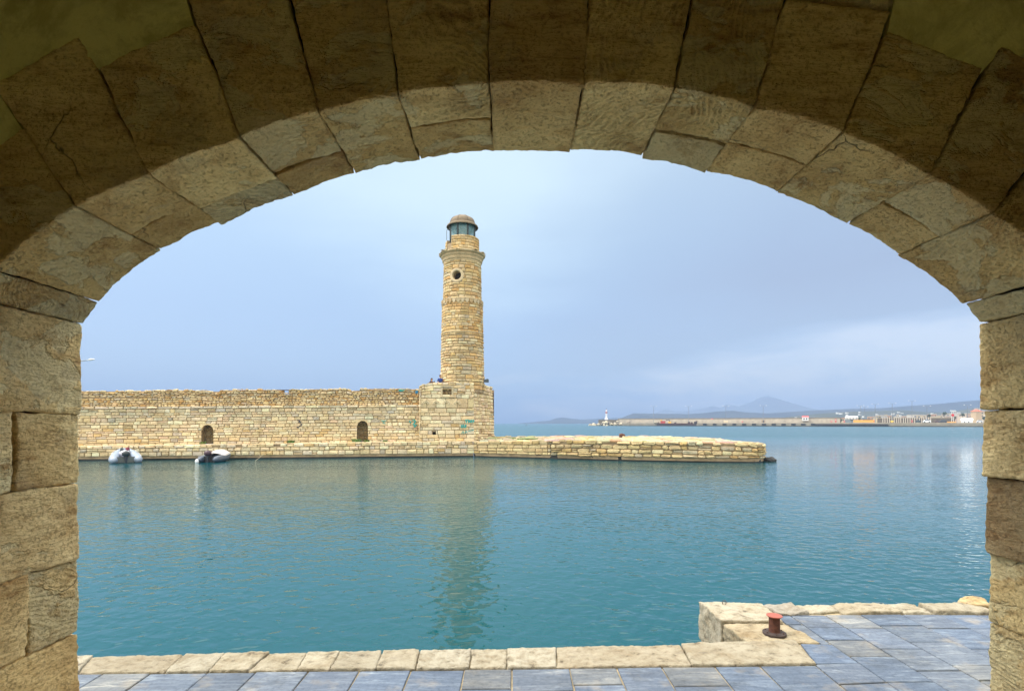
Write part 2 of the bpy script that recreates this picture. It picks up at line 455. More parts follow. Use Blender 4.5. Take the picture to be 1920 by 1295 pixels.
def masonry(mb, mapf, u0, u1, vb, vt, rowh=.3, wid=(.35, .9), gap=.045, proud=.05, pal=W_WALL, r=None, hole=None,
            wob=.05, split=.14, ragged=0, tone=None, cham=.18, jit=.012, skip=0):
    r = r or rng
    fb = vb if callable(vb) else (lambda u: vb)
    ft = vt if callable(vt) else (lambda u: vt)
    um = (u0 + u1) / 2
    H = ft(um) - fb(um)
    ts = [0]
    while ts[-1] < 1:
        ts.append(ts[-1] + rowh * r.uniform(.75, 1.3) / H)
    k = ts[-1]; ts = [t / k for t in ts]
    sd = r.randint(0, 999)
    def vv(u, i):
        t = ts[i]
        w = 0 if i in (0, len(ts) - 1) else wob * n1(u * .22, sd + i) + wob * .4 * n1(u * .9, sd + 50 + i)
        return fb(u) + (ft(u) - fb(u)) * t + w
    for i in range(len(ts) - 1):
        last = i == len(ts) - 2
        vm = (vv(um, i) + vv(um, i + 1)) / 2
        segs = [(u0, u1, None, None)]
        if hole:
            hh = hole(vm)
            if hh:
                segs = []; cur = u0; cl = None
                for (ul, ur) in hh:
                    segs.append((cur, ul, None, None)); cur = ur
                segs.append((cur, u1, None, None))
        for (s0, s1, _, _) in segs:
            if s1 - s0 < .08: continue
            u = s0
            first = r.uniform(.2, .8)
            while u < s1 - 1e-6:
                w = r.uniform(*wid) * (first if u == s0 else 1)
                if u + w > s1 - wid[0] * .5: w = s1 - u
                a, b = u, u + w
                u = b
                if skip and r.random() < skip: continue
                if last and ragged and r.random() < ragged: continue
                g = gap * r.uniform(.7, 1.4) / 2
                va0, va1 = vv(a, i) + g, vv(a, i + 1) - g
                vb0, vb1 = vv(b, i) + g, vv(b, i + 1) - g
                if last and ragged:
                    dz = r.uniform(-.07, .05); va1 += dz; vb1 += dz + r.uniform(-.03, .03)
                if va1 - va0 < .04: continue
                J = lambda: r.uniform(-jit, jit)
                lst = [((a + g + J(), va0 + J()), (b - g + J(), vb0 + J()), (b - g + J(), vb1 + J()), (a + g + J(), va1 + J()))]
                if r.random() < split and va1 - va0 > .2:
                    t = r.uniform(.35, .65); q = lst[0]
                    mL = (q[0][0], va0 + (va1 - va0) * t); mR = (q[1][0], vb0 + (vb1 - vb0) * t)
                    lst = [(q[0], q[1], (mR[0], mR[1] - g), (mL[0], mL[1] - g)), ((mL[0], mL[1] + g), (mR[0], mR[1] + g), q[2], q[3])]
                for q in lst:
                    col = pick(pal, r)
                    if tone: col = tone((a + b) / 2, (va0 + va1) / 2, col, r)
                    stone_face(mb, q, mapf, proud * r.uniform(.4, 1.5), col, r, cham)

def path_map(path, base_z=0, batter=0, side=1):
    """path in plan; returns mapf(u,z,d) with d outward, to the right-hand side of travel when side=1"""
    P = [Vector((x, y)) for x, y in path]
    L = [0]
    for a, b in zip(P, P[1:]): L.append(L[-1] + (b - a).length)
    N = []
    for i in range(len(P)):
        t = (P[min(i+1, len(P)-1)] - P[max(i-1, 0)]).normalized()
        N.append(Vector((t.y, -t.x)) * side)
    def f(u, z, d):
        i = 0
        while i < len(P) - 2 and u > L[i + 1]: i += 1
        t = (u - L[i]) / (L[i + 1] - L[i])
        p = P[i] + (P[i + 1] - P[i]) * t
        n = (N[i] * (1 - max(0, min(1, t))) + N[i + 1] * max(0, min(1, t))).normalized()
        p = p + n * (d - batter * (z - base_z))
        return (p.x, p.y, z)
    return f, L[-1], L
def backing(mb, mapf, u0, u1, vb, vt, nu, nv, d=-.05, skip=None, col=(1, 1, 1), v_abs=False):
    fb = vb if callable(vb) else (lambda u: vb)
    ft = vt if callable(vt) else (lambda u: vt)
    V = []; Fc = []
    for j in range(nv + 1):
        for i in range(nu + 1):
            u = u0 + (u1 - u0) * i / nu
            V.append(mapf(u, fb(u) + (ft(u) - fb(u)) * j / nv, d))
    for j in range(nv):
        for i in range(nu):
            if skip:
                u = u0 + (u1 - u0) * (i + .5) / nu; v = fb(u) + (ft(u) - fb(u)) * (j + .5) / nv
                if skip(u, v): continue
            k = j * (nu + 1) + i
            Fc.append((k, k + 1, k + nu + 2, k + nu + 1))
    mb.add(V, Fc, col)

# ------------------------------------------------------------------ dense stone block
def hexstone(c, n, r, amp=(.010, .004), seed=0, bulge=0, bdir=(0, 0, 1)):
    c = np.array(c, float)      # [u][v][w][xyz]
    nu, nv, nw = n
    I, J, K = np.meshgrid(np.arange(nu+1), np.arange(nv+1), np.arange(nw+1), indexing='ij')
    mask = (I == 0) | (I == nu) | (J == 0) | (J == nv) | (K == 0) | (K == nw)
    idx = -np.ones(mask.shape, int); idx[mask] = np.arange(mask.sum())
    Lu = np.linalg.norm(c[1] - c[0], axis=-1).mean(); Lv = np.linalg.norm(c[:, 1] - c[:, 0], axis=-1).mean(); Lw = np.linalg.norm(c[:, :, 1] - c[:, :, 0], axis=-1).mean()
    L = np.array([Lu, Lv, Lw]); r = min(r, L.min() * .45)
    p = np.stack([I[mask] / nu, J[mask] / nv, K[mask] / nw], 1) * L
    q = np.clip(p, r, L - r); dv = p - q; ln = np.linalg.norm(dv, axis=1); ln[ln < 1e-9] = 1
    p = q + dv / ln[:, None] * r * (np.linalg.norm(dv, axis=1) > 1e-9)[:, None]
    t = p / L
    u, v, w = t[:, 0:1], t[:, 1:2], t[:, 2:3]
    X = 0
    for a in (0, 1):
        for b in (0, 1):
            for d in (0, 1):
                X = X + (u if a else 1 - u) * (v if b else 1 - v) * (w if d else 1 - w) * c[a, b, d]
    X = X + np.array(bdir) * bulge * 4 * u * (1 - u) * (1 - v)
    s = seed * 13.7
    D = np.stack([fbm(X + s + k * 31.1, 5.0, seed + k * 7, 3) for k in range(3)], 1) * amp[0]
    D += np.stack([fbm(X + s + k * 11.1, 32.0, seed + k * 5 + 3, 3) for k in range(3)], 1) * amp[1]
    X = X + D
    Fs = []
    def quads(A, flip):
        a, b, c_, d = A[:-1, :-1].ravel(), A[1:, :-1].ravel(), A[1:, 1:].ravel(), A[:-1, 1:].ravel()
        st = np.stack([a, d, c_, b] if flip else [a, b, c_, d], 1); Fs.append(st)
    quads(idx[0], True); quads(idx[nu], False)
    quads(idx[:, 0], False); quads(idx[:, nv], True)
    quads(idx[:, :, 0], True); quads(idx[:, :, nw], False)
    return X, np.concatenate(Fs)
def stone_obj(name, c, res, r, amp, seed, col, mat, parent, bulge=0, bdir=(0, 0, 1), label=None):
    c = np.array(c, float)
    L = [np.linalg.norm(c[1] - c[0], axis=-1).mean(), np.linalg.norm(c[:, 1] - c[:, 0], axis=-1).mean(), np.linalg.norm(c[:, :, 1] - c[:, :, 0], axis=-1).mean()]
    n = [max(2, int(round(x / res))) for x in L]
    X, Fc = hexstone(c, n, r, amp, seed, bulge, bdir)
    mb = MB(); mb.add(X.tolist(), Fc.tolist(), col)
    o = mb.build(name, mat, parent, smooth=True)
    if label: o['label'] = label
    return o
def quad_extrude(poly4, f, g=.0045):
    """poly4 in (s,t): [bottom-left, bottom-right, top-right, top-left]; f(s,t,w)->xyz, w in 0..1; shrinks by g"""
    P = [np.array(p, float) for p in poly4]
    ctr = sum(P) / 4
    out = []
    for i in range(4):
        e1 = P[(i + 1) % 4] - P[i]; e2 = P[(i - 1) % 4] - P[i]
        e1 = e1 / (np.linalg.norm(e1) + 1e-9); e2 = e2 / (np.linalg.norm(e2) + 1e-9)
        out.append(P[i] + (e1 + e2) * g)
    bl, br, tr, tl = out
    c = np.zeros((2, 2, 2, 3))
    for w in (0, 1):
        c[0, 0, w] = f(*bl, w); c[1, 0, w] = f(*br, w); c[1, 1, w] = f(*tr, w); c[0, 1, w] = f(*tl, w)
    return c

# ================================================================== THE ARCH BUILDING
YI, YO = 2.4, 3.0            # inner and outer face of the arch wall
arch = empty('arch_building', (0, 2.7, 1.3), 'near stone arch with dark plastered inner wall that frames the harbour', 'arch')
OUT = [(152,605),(185,565),(303,470),(415,420),(552,366),(668,326),(788,298),(925,283),(1068,284),(1204,295),(1323,321),(1457,358),(1588,422),(1682,480),(1808,570),(1836,605)]
O3 = [(xx(x, YO), zz(y, YO)) for x, y in OUT]
def fp(x, y): return (xx(x, YI), zz(y, YI))       # a point of the inner face plane
TOPS = {0: (fp(-330,560), fp(-330,420)), 1: (fp(-260,428), fp(45,240)), 2: (fp(-16,158), fp(147,66)), 3: (fp(182,122), fp(365,43)),
        4: (fp(316,-92), fp(508,-130)), 5: (fp(508,-150), fp(712,-110)), 6: (fp(712,-130), fp(917,-120)), 7: (fp(917,-140), fp(1112,-110)),
        8: (fp(1112,-120), fp(1322,-150)), 9: (fp(1322,-120), fp(1508,-140)), 10: (fp(1476,-3), fp(1672,20)), 11: (fp(1667,58), fp(1843,130)),
        12: (fp(1876,88), fp(2040,170)), 13: (fp(2052,190), fp(2240,415)), 14: (fp(2300,450), fp(2330,560))}
SPLIT = {2: .60, 3: .66, 4: .60, 6: .48, 9: .55, 10: .50, 12: .52}
AR = random.Random(5)
VT = [(.72,.56,.29),(.64,.49,.24),(.60,.45,.23),(.78,.63,.34),(.70,.55,.29),(.56,.42,.21)]
def wpos(w0, w1):
    return lambda s, t, w: (s, (w0 if w == 0 else w1), t)
for i in range(15):
    (a, b) = O3[i], O3[i + 1]
    tl, tr = TOPS[i]
    # outward direction for the slight curve of the soffit
    m_ = np.array([(a[0] + b[0]) / 2, (a[1] + b[1]) / 2]) - np.array([0, zz(1500, YO)])
    m_ = m_ / np.linalg.norm(m_)
    sag = .012 if 2 <= i <= 12 else (.02 if i in (1, 13) else 0)
    segs = [(YI, YO)]
    if i in SPLIT:
        ys = YI + (YO - YI) * SPLIT[i]; segs = [(YI, ys - .003), (ys + .003, YO)]
    for (w0, w1) in segs:
        dx = AR.uniform(-.006, .006)
        c = quad_extrude([a, b, tr, tl], wpos(w0 + (AR.uniform(-.008, .006) if w0 == YI else 0), w1 + (AR.uniform(-.012, .012) if w1 == YO else 0)), .0012 + AR.random() * .002)
        c += np.array([m_[0], 0, m_[1]]) * dx
        near_res = .016
        stone_obj('voussoir', c, near_res, .006, (.013, .007), 40 + i * 3 + int(w0 * 10), VT[AR.randrange(6)], M['near'], arch, sag, (m_[0], 0, m_[1]))
# the stone above the tenth joint on the right
c = quad_extrude([fp(1478,-6), fp(1676,17), fp(1705,-110), fp(1516,-130)], wpos(YI, YO - .1))
stone_obj('voussoir', c, .03, .01, (.008, .004), 91, VT[2], M['near'], arch)
# piers
XL = lambda x: xx(x, YO)
left_courses = [(605,775,152,None),(775,905,150,.35),(905,1048,149,None),(1048,1185,147,.47),(1185,1332,146,None)]
right_courses = [(605,768,1837,None),(768,892,1841,.55),(892,1035,1846,None),(1035,1165,1854,None),(1165,1332,1857,.5)]
PC = [(.82,.67,.38),(.80,.64,.36),(.84,.70,.42),(.76,.61,.35),(.80,.63,.34)]
for side, courses in ((-1, left_courses), (1, right_courses)):
    for k, (y0, y1, xe, sp) in enumerate(courses):
        zt, zb = zz(y0, YO), zz(y1, YO)
        xi = XL(xe); xo = xi + side * (1.35 if k % 2 else 1.0)
        segs = [(YI, YO)]
        if sp:
            ys = YI + (YO - YI) * sp; segs = [(YI, ys - .004), (ys + .004, YO)]
        for (w0, w1) in segs:
            q = [(min(xi, xo), zb), (max(xi, xo), zb), (max(xi, xo), zt), (min(xi, xo), zt)]
            c = quad_extrude(q, wpos(w0, w1 + AR.uniform(-.01, .01)), .0015)
            if side > 0 and k == 2: col = (.42, .33, .20)
            else: col = PC[AR.randrange(5)]
            if side > 0: col = tuple(q_ * .93 for q_ in col)
            stone_obj('pier_block', c, .014, .010, (.014, .008), 140 + k * 5 + side + int(w0 * 10), col, M['near'], arch)
# mortar core, set back from the stones
core = [(-6, .8), (O3[0][0] - .05, .8)] + [(x + (x) / abs(x) * 0 , z) for x, z in []]
mid = np.array([0, zz(900, YO)])
ins = []
for (x, z) in O3:
    v = np.array([x, z]) - mid; v = v / np.linalg.norm(v)
    ins.append((x + v[0] * .048, z + v[1] * .048))
core += ins + [(O3[-1][0] + .105, .8), (6, .8), (6, 6.4), (-6, 6.4)]
mb = MB(); mb.prismY(core, YI + .05, YO - .06)
mb.build('mortar_core', M['darkmortar'], arch)
# yellow plaster: everything outside the stepped back line of the stones
ex = [(-6, .8), (fp(-330, 0)[0], .8), fp(-330, 425), fp(-255, 433), fp(40, 245), fp(-14, 163), fp(135, 73), fp(182, 128), fp(362, 50), fp(322, -85),
      fp(700, -115), fp(1100, -110), fp(1500, -125), fp(1700, -95), fp(1666, 66), fp(1842, 136), fp(1878, 95), fp(2036, 175), fp(2225, 410), fp(2325, 560),
      (fp(2330, 0)[0], .8), (6, .8), (6, 6.4), (-6, 6.4)]
mb = MB(); mb.prismY(ex, YI + .012, YI + .06)
mb.build('plaster', M['plaster'], arch)
mb = MB(); mb.prismY(core[:1] + [(O3[0][0] - 1.2, .8)] + [(x * 1.3, z + .55) for x, z in O3] + [(O3[-1][0] + 1.2, .8)] + core[-3:], YO - .055, YO - .01)
mb.build('outer_plaster', M['plaster'], arch)
# the room the camera stands in
RX, RB, RT = 5.2, -5.0, 5.7
mb = MB(); mb.box((-RX, RB, RT), (RX, YI + .03, RT + .3)); mb.build('ceiling', M['plaster'], arch)
mb = MB()
mb.box((-RX - .3, RB, .8), (-RX, YI + .012, RT)); mb.build('side_wall', M['plaster'], arch)
mb = MB(); mb.box((RX, RB, .8), (RX + .3, YI + .012, RT)); mb.build('side_wall', M['plaster'], arch)
mb = MB(); mb.prismY([(-RX, .8), (-1.6, .8), (-1.6, 3.5), (-.7, 3.5), (-.7, .8), (RX, .8), (RX, RT), (-RX, RT)], RB - .3, RB); mb.build('back_wall', M['plaster'], arch)  # unseen doorway gap, added to let sky light reach the arch's inner face
mb = MB(); mb.box((-RX, RB, .9), (RX, YO + .05, 1.3), (.62, .52, .38)); mb.build('floor_slab', M['paint'], arch)

# ================================================================== NEAR QUAY
quay = empty('quay', (0, 4.0, QZ), 'near quay paved in blue-grey slabs with a cream stone edge', kind='structure')
kn = lambda X: 4.80 + .026 * X          # near line of the kerb
kf = lambda X: 5.235 + .052 * X         # far line of the kerb (the water edge)
PXE = 2.30                               # left edge of the projecting part
mb = MB()
mb.prism([(-22, -6.0), (24, -6.0), (24, 6.35), (PXE + .12, 6.25), (PXE + .16, kf(2.4) - .1), (-22, kf(-22) - .12)], -1.5, QZ - .024)
mb.build('quay_core', M['sandjoint'], quay)
KR = random.Random(21)
def kerb_stone(pl, z0, z1, seed, col=None, amp=(.012, .009), res=.018, name='kerb_stone', r=.010):
    """pl: plan quad near-left, near-right, far-right, far-left"""
    c = np.zeros((2, 2, 2, 3))
    g = .003
    P = [np.array(p, float) for p in pl]
    o = []
    for i in range(4):
        e1 = P[(i+1)%4]-P[i]; e2 = P[(i-1)%4]-P[i]
        o.append(P[i] + (e1/np.linalg.norm(e1) + e2/np.linalg.norm(e2)) * g)
    for w, z in ((0, z0), (1, z1)):
        c[0,0,w] = (*o[0], z); c[1,0,w] = (*o[1], z); c[1,1,w] = (*o[2], z); c[0,1,w] = (*o[3], z)
    f = KR.uniform(.80, .98)
    col = col or tuple(q * f for q in KR.choice([(.425,.39,.31),(.45,.42,.345),(.41,.365,.28),(.43,.39,.305)]))
    return stone_obj(name, c, res, r, amp, seed, col, M['kerb'], quay)
near_px = [-60, 40, 146, 308, 390, 465, 556, 618, 705, 780, 880, 951, 1044, 1298]
prev = None
xs = []
for p in near_px:
    X = xx(p, 4.78); X = xx(p, kn(X)); xs.append(X)
fx = [None] * len(xs)
far_px = [-20, 75, 170, 345, 420, 505, 576, 638, 718, 788, 884, 950, 1042, 1276]
fx = []
for p in far_px:
    X = xx(p, 5.2); X = xx(p, kf(X)); fx.append(X)
for i in range(len(xs) - 1):
    ov = KR.uniform(-.025, .03)
    kerb_stone([(xs[i], kn(xs[i])), (xs[i+1], kn(xs[i+1])), (fx[i+1], kf(fx[i+1]) + ov), (fx[i], kf(fx[i]) + ov)], QZ - .32, QZ + KR.uniform(.0, .015), 300 + i)
e0 = ground(1532, 1245); e1 = ground(1490, 1200)
kerb_stone([(xs[-1], kn(xs[-1])), e0[:2], e1[:2], (fx[-1], kf(fx[-1]))], QZ - .32, QZ + .012, 333)
x = xs[0]; xf = fx[0]
for i in range(14):        # on to the left, behind the pier
    w = KR.uniform(.35, .7)
    kerb_stone([(x - w, kn(x - w)), (x, kn(x)), (xf, kf(xf)), (xf - w, kf(xf - w))], QZ - .32, QZ + .005, 350 + i, res=.05)
    x -= w; xf -= w
# the blocks of the projecting corner, round the bollard
a_ = [(2.30, 5.92), (3.02, 5.88), (3.06, 6.22), (2.93, 6.46), (2.28, 6.50)]
kerb_stone([(2.30, 5.90), (2.98, 5.86), (3.02, 6.44), (2.27, 6.50)], QZ - .42, QZ + .03, 401, (.42,.385,.31), (.03, .009))
kerb_stone([(2.36, 5.34), (3.10, 5.36), (3.02, 5.85), (2.33, 5.89)], QZ - .34, QZ + .0, 402, (.41,.355,.255), (.03, .009))
for i, (y0, y1, z0, z1, o_) in enumerate([(5.30, 5.75, -.05, QZ - .36, .08), (5.76, 6.2, -.05, QZ - .38, .05), (6.21, 6.5, -.05, QZ - .43, .09), (5.3, 5.9, -.6, -.06, .05), (5.9, 6.5, -.6, -.06, .05)]):
    kerb_stone([(2.30 + o_, y0), (3.0, y0), (3.0, y1), (2.30 + o_, y1)], z0, z1, 410 + i, (.42,.33,.19) if i < 3 else (.2,.17,.1), (.03, .01), name='wall_stone')
# far edge of the projecting part: ragged pale stones
x = 3.04; i = 0
while x < 22:
    w = KR.uniform(.3, .75) if x < 7 else 1.4
    yb = 6.16 + KR.uniform(-.05, .05); yt = 6.46 + KR.uniform(-.05, .07)
    col = (.34,.32,.285) if x < 3.4 else None
    kerb_stone([(x, yb), (x + w, yb + KR.uniform(-.04, .04)), (x + w, yt + KR.uniform(-.05, .05)), (x, yt)], QZ - .4, QZ + KR.uniform(.0, .035), 420 + i, col, (.035, .012), res=.022 if x < 7 else .06)
    x += w; i += 1
# paving slabs: columns that run away from the arch, cross joints staggered
SR = random.Random(8)
mb = MB()
def slab(pl, seed):
    g = .006
    P = [np.array(p, float) for p in pl]; o = []
    for i in range(4):
        e1 = P[(i+1)%4]-P[i]; e2 = P[(i-1)%4]-P[i]
        l1, l2 = np.linalg.norm(e1), np.linalg.norm(e2)
        if l1 < .05 or l2 < .05: return
        o.append(P[i] + (e1/l1 + e2/l2) * g + np.array([SR.uniform(-.003,.003), SR.uniform(-.003,.003)]))
    z = QZ - .008 + SR.uniform(-.004, .004); tx, ty = SR.uniform(-.006, .006), SR.uniform(-.006, .006)
    ctr = sum(o) / 4
    def zt(p): return z + (p[0]-ctr[0]) * tx + (p[1]-ctr[1]) * ty
    V = [(p[0], p[1], QZ - .045) for p in o] + [(p[0], p[1], zt(p) - .006) for p in o]
    q = [p + (ctr - p) / np.linalg.norm(ctr - p) * .009 for p in o]
    V += [(p[0], p[1], zt(p)) for p in q]
    b = SR.choice([(.098,.124,.172),(.088,.114,.162),(.112,.134,.178),(.094,.122,.176),(.112,.130,.164),(.100,.122,.162),(.140,.145,.155)])
    f = SR.uniform(.85, 1.12); col = (b[0] * f * .96, b[1] * f * 1.02, b[2] * f * 1.06)
    Fc = [(0,1,5,4),(1,2,6,5),(2,3,7,6),(3,0,4,7),(4,5,9,8),(5,6,10,9),(6,7,11,10),(7,4,8,11),(8,9,10,11)]
    mb.add(V, Fc, col)
colx = [3.20]
while colx[0] > -12: colx.insert(0, colx[0] - SR.uniform(.40, .52))
while colx[-1] < 14: colx.append(colx[-1] + SR.uniform(.40, .48))
for a, b in zip(colx, colx[1:]):
    if a >= 3.19: ends = (6.16, 6.16)
    elif b > 3.1: ends = (kn(2.75) + .02, kn(2.8) + .05)
    else: ends = (kn(a), kn(b))
    y0, y1 = ends
    ys = [(y0, y1)]
    while ys[-1][0] > 2.95:
        d = SR.uniform(.28, .55); ys.append((ys[-1][0] - d, ys[-1][1] - d))
    for (t0, t1), (s0, s1) in zip(ys, ys[1:]):
        slab([(a, s0), (b, s1), (b, t1), (a, t0)], 0)
# the wedge between the bollard stone and the first full column
slab([(2.79, 4.895), (3.195, 4.905), (3.195, 5.33), (2.885, 5.35)], 0)
slab([(3.10, 5.34), (3.195, 5.34), (3.195, 5.86), (3.03, 5.86)], 0)
slab([(3.02, 5.87), (3.195, 5.87), (3.195, 6.17), (3.03, 6.17)], 0)
mb.build('paving', M['slate'], quay)

# rusty mooring bollard on the near quay
bx, by, _ = ground(1452, 1189)
bol = empty('bollard', (bx, by, QZ), 'short rusty bollard with a red disc top on the near quay corner', 'bollard')
mb = MB(); mb.lathe(bx, by, [(0, QZ), (.112, QZ), (.116, QZ + .006), (.114, QZ + .026), (.06, QZ + .034), (0, QZ + .034)], 40, (.055,.038,.034), .002)
mb.build('base_plate', M['rust'], bol)
mb = MB(); mb.lathe(bx, by, [(.058, QZ + .03), (.055, QZ + .045), (.054, QZ + .19), (.056, QZ + .196)], 32, (.105,.040,.026))
mb.build('post', M['rust'], bol, smooth=True)
mb = MB(); mb.lathe(bx, by, [(0, QZ + .192), (.070, QZ + .190), (.078, QZ + .196), (.077, QZ + .202), (0, QZ + .204)], 32, (.33,.085,.055))
mb.build('top_disc', M['paint'], bol)
for k in range(6):
    a = PI / 3 * k + .3; mb = MB(); mb.tube([(bx + .09 * math.cos(a), by + .09 * math.sin(a), QZ + .024), (bx + .09 * math.cos(a), by + .09 * math.sin(a), QZ + .040)], .008, 6, (.09,.05,.04)); mb.build('bolt', M['rust'], bol)
# iron ring in the corner stone
rx_, ry_, _ = ground(1358, 1137)
mb = MB()
mb.tube([(rx_ + .022 * math.cos(t), ry_, QZ + .05 + .026 * math.sin(t)) for t in [2 * PI * k / 14 for k in range(15)]], .0045, 6, (.07,.05,.04))
tag(mb.build('mooring_ring', M['rust']), 'small dark iron mooring ring standing on the quay corner stone', 'mooring ring')
# loose boulder on the quay edge at the right
mb = MB(); gx, gy, _ = ground(1826, 1135)
mb.blob((gx, gy, QZ + .03), (.165, .11, .075), 3, .35, 40, 24, (.52,.40,.23))
tag(mb.build('boulder', M['kerb'], smooth=True), 'rounded cream boulder lying on the near quay edge beside the right pier', 'boulder')

# ================================================================== WATER
mb = MB()
S = 8600
mb.add([(-S, -300, 0), (S, -300, 0), (S, S, 0), (-S, S, 0)], [(0, 1, 2, 3)])
tag(mb.build('water', M['water']), 'calm teal harbour water with fine ripples', kind='structure')
mb = MB(); mb.box((-S, -300, -.9), (S, S, -.7), (.1, .12, .1)); tag(mb.build('seabed', M['algae']), 'harbour bed under the water', kind='structure')

# ================================================================== HARBOUR WALL
HR = random.Random(77)
W_MAIN = dict(cream=7, pale=4, sand=1.6, grey=1.2, rose=1.2)
hw = empty('harbour_wall', (-20, 46, 0), 'long pale stone harbour wall with rubble parapet running left of the lighthouse', 'wall')
PA = (-60.0, 38.6); PB = (-3.43, 47.6)
D_ = Vector((PB[0] - PA[0], PB[1] - PA[1])); LEN = D_.length; D_.normalize(); Nn = Vector((-D_.y, D_.x))   # Nn points away from the camera
def line_u(px, off=0):
    """distance along the water line where the photo column px meets the line moved back by off"""
    k = (px - CX) / F
    ax, ay = PA[0] + Nn.x * off, PA[1] + Nn.y * off
    return (k * ay - ax) / (D_.x - k * D_.y)
def line_Y(u, off=0): return PA[1] + Nn.y * off + D_.y * u
def lz(px0, py0, px1, py1, off):
    """height along the line from two photo points"""
    u0, u1 = line_u(px0, off), line_u(px1, off)
    z0, z1 = zz(py0, line_Y(u0, off)), zz(py1, line_Y(u1, off))
    return lambda u: z0 + (z1 - z0) * (u - u0) / (u1 - u0)
def off_path(off): return [(PA[0] + Nn.x * off, PA[1] + Nn.y * off), (PB[0] + Nn.x * off, PB[1] + Nn.y * off)]
f0, _, _ = path_map(off_path(0))
ledge_top = lz(150, 836.5, 885, 826.5, 0)
U0 = 6.0
mb = MB()
masonry(mb, f0, U0, LEN + .05, .30, ledge_top, .36, (.35, .85), .05, .06, W_WALL, HR, ragged=.03, wob=.04, split=.08)
mb.build('quay_stones', M['far'], hw)
mb = MB(); backing(mb, f0, 0, LEN, .12, lambda u: ledge_top(u) - .03, 60, 3, -.06); mb.build('quay_mortar', M['mortar'], hw)
mb = MB()
def rough_dark(mb, mapf, u0, u1, z0, z1, step, d0, seed):
    n = int((u1 - u0) / step); V = []; Fc = []
    zs = [z0, z0 + (z1 - z0) * .5, z1]
    for i in range(n + 1):
        u = u0 + (u1 - u0) * i / n
        for j, z in enumerate(zs):
            V.append(mapf(u, z + (.05 * n1(u * 1.7, seed + j) if j < 3 else 0), d0 + .10 * n1(u * 1.3, seed + 7 * j)))
    for i in range(n):
        for j in range(2):
            k = i * 3 + j; Fc.append((k, k + 3, k + 4, k + 1))
    mb.add(V, Fc)
rough_dark(mb, f0, 0, LEN, -.7, .35, .35, -.12, 5)
mb.build('algae_band', M['algae'], hw)
# top of the low quay
f_top = lambda u, v, d: (PA[0] + D_.x * u + Nn.x * v, PA[1] + D_.y * u + Nn.y * v, ledge_top(u) + d - .02)
mb = MB()
masonry(mb, f_top, U0, LEN, .02, 1.45, .5, (.4, 1.0), .04, .03, dict(pale=5, cream=5, rose=2, sand=1), HR, wob=.04, tone=lambda u, v, c, r: tuple(q * .72 for q in c))
mb.build('quay_top_stones', M['far'], hw)
mb = MB(); backing(mb, f_top, 0, LEN, -.03, 2.1, 60, 1, -.03, col=(1.5, 1.5, 1.5)); mb.build('quay_top_mortar', M['mortar'], hw)

# main wall with two arched niches
OW = 1.2
f1, _, _ = path_map(off_path(OW), 1.2, .03)
wall_top = lz(150, 762.5, 785, 758.5, OW)
uend = line_u(789, OW) + .3
def niche(px0, px1, pyt, pyb):
    ul, ur = line_u(px0, OW), line_u(px1, OW); Y = line_Y((ul + ur) / 2, OW)
    return ul, ur, zz(pyb, Y) - .1, zz(pyt, Y)
NI = [niche(377.5, 399.5, 796, 830), niche(669.5, 689.5, 788.5, 826)]
def niche_hole(v):
    o = []
    for (ul, ur, zb, zt) in NI:
        if v > zt + .02: continue
        rad = (ur - ul) / 2; zc = zt - rad; c = (ul + ur) / 2
        w = rad if v < zc else math.sqrt(max(.04, rad * rad - (v - zc) ** 2))
        o.append((c - w, c + w))
    # a patch of small dark rubble at px 223-249, y 787-797
    return sorted(o)
mb = MB()
def wall_tone(u, v, c, r):
    t = (v - 1.2) / 2.8
    if t > .72 and r.random() < .5: return tuple(q * f for q, f in zip(c, (.84, .88, .95)))
    if t < .5 and r.random() < .06: return PAL['ochre']
    return c
masonry(mb, f1, U0, uend, lambda u: ledge_top(u) - .05, lambda u: wall_top(u) - .22, .245, (.35, .85), .042, .045, W_MAIN, HR, niche_hole, wob=.07, tone=wall_tone)
masonry(mb, f1, U0, uend, lambda u: wall_top(u) - .215, wall_top, .21, (.45, 1.1), .035, .10, dict(grey=5, cream=3, pale=2), HR, wob=.02, split=0)
mb.build('wall_stones', M['far'], hw)
def in_niche(u, v):
    for (ul, ur, zb, zt) in NI:
        if ul - .1 < u < ur + .1 and v < zt + .05: return True
    return False
mb = MB(); backing(mb, f1, 0, uend, lambda u: ledge_top(u) - .1, lambda u: wall_top(u) - .03, 560, 24, -.05, in_niche)
mb.build('wall_mortar', M['mortar'], hw)
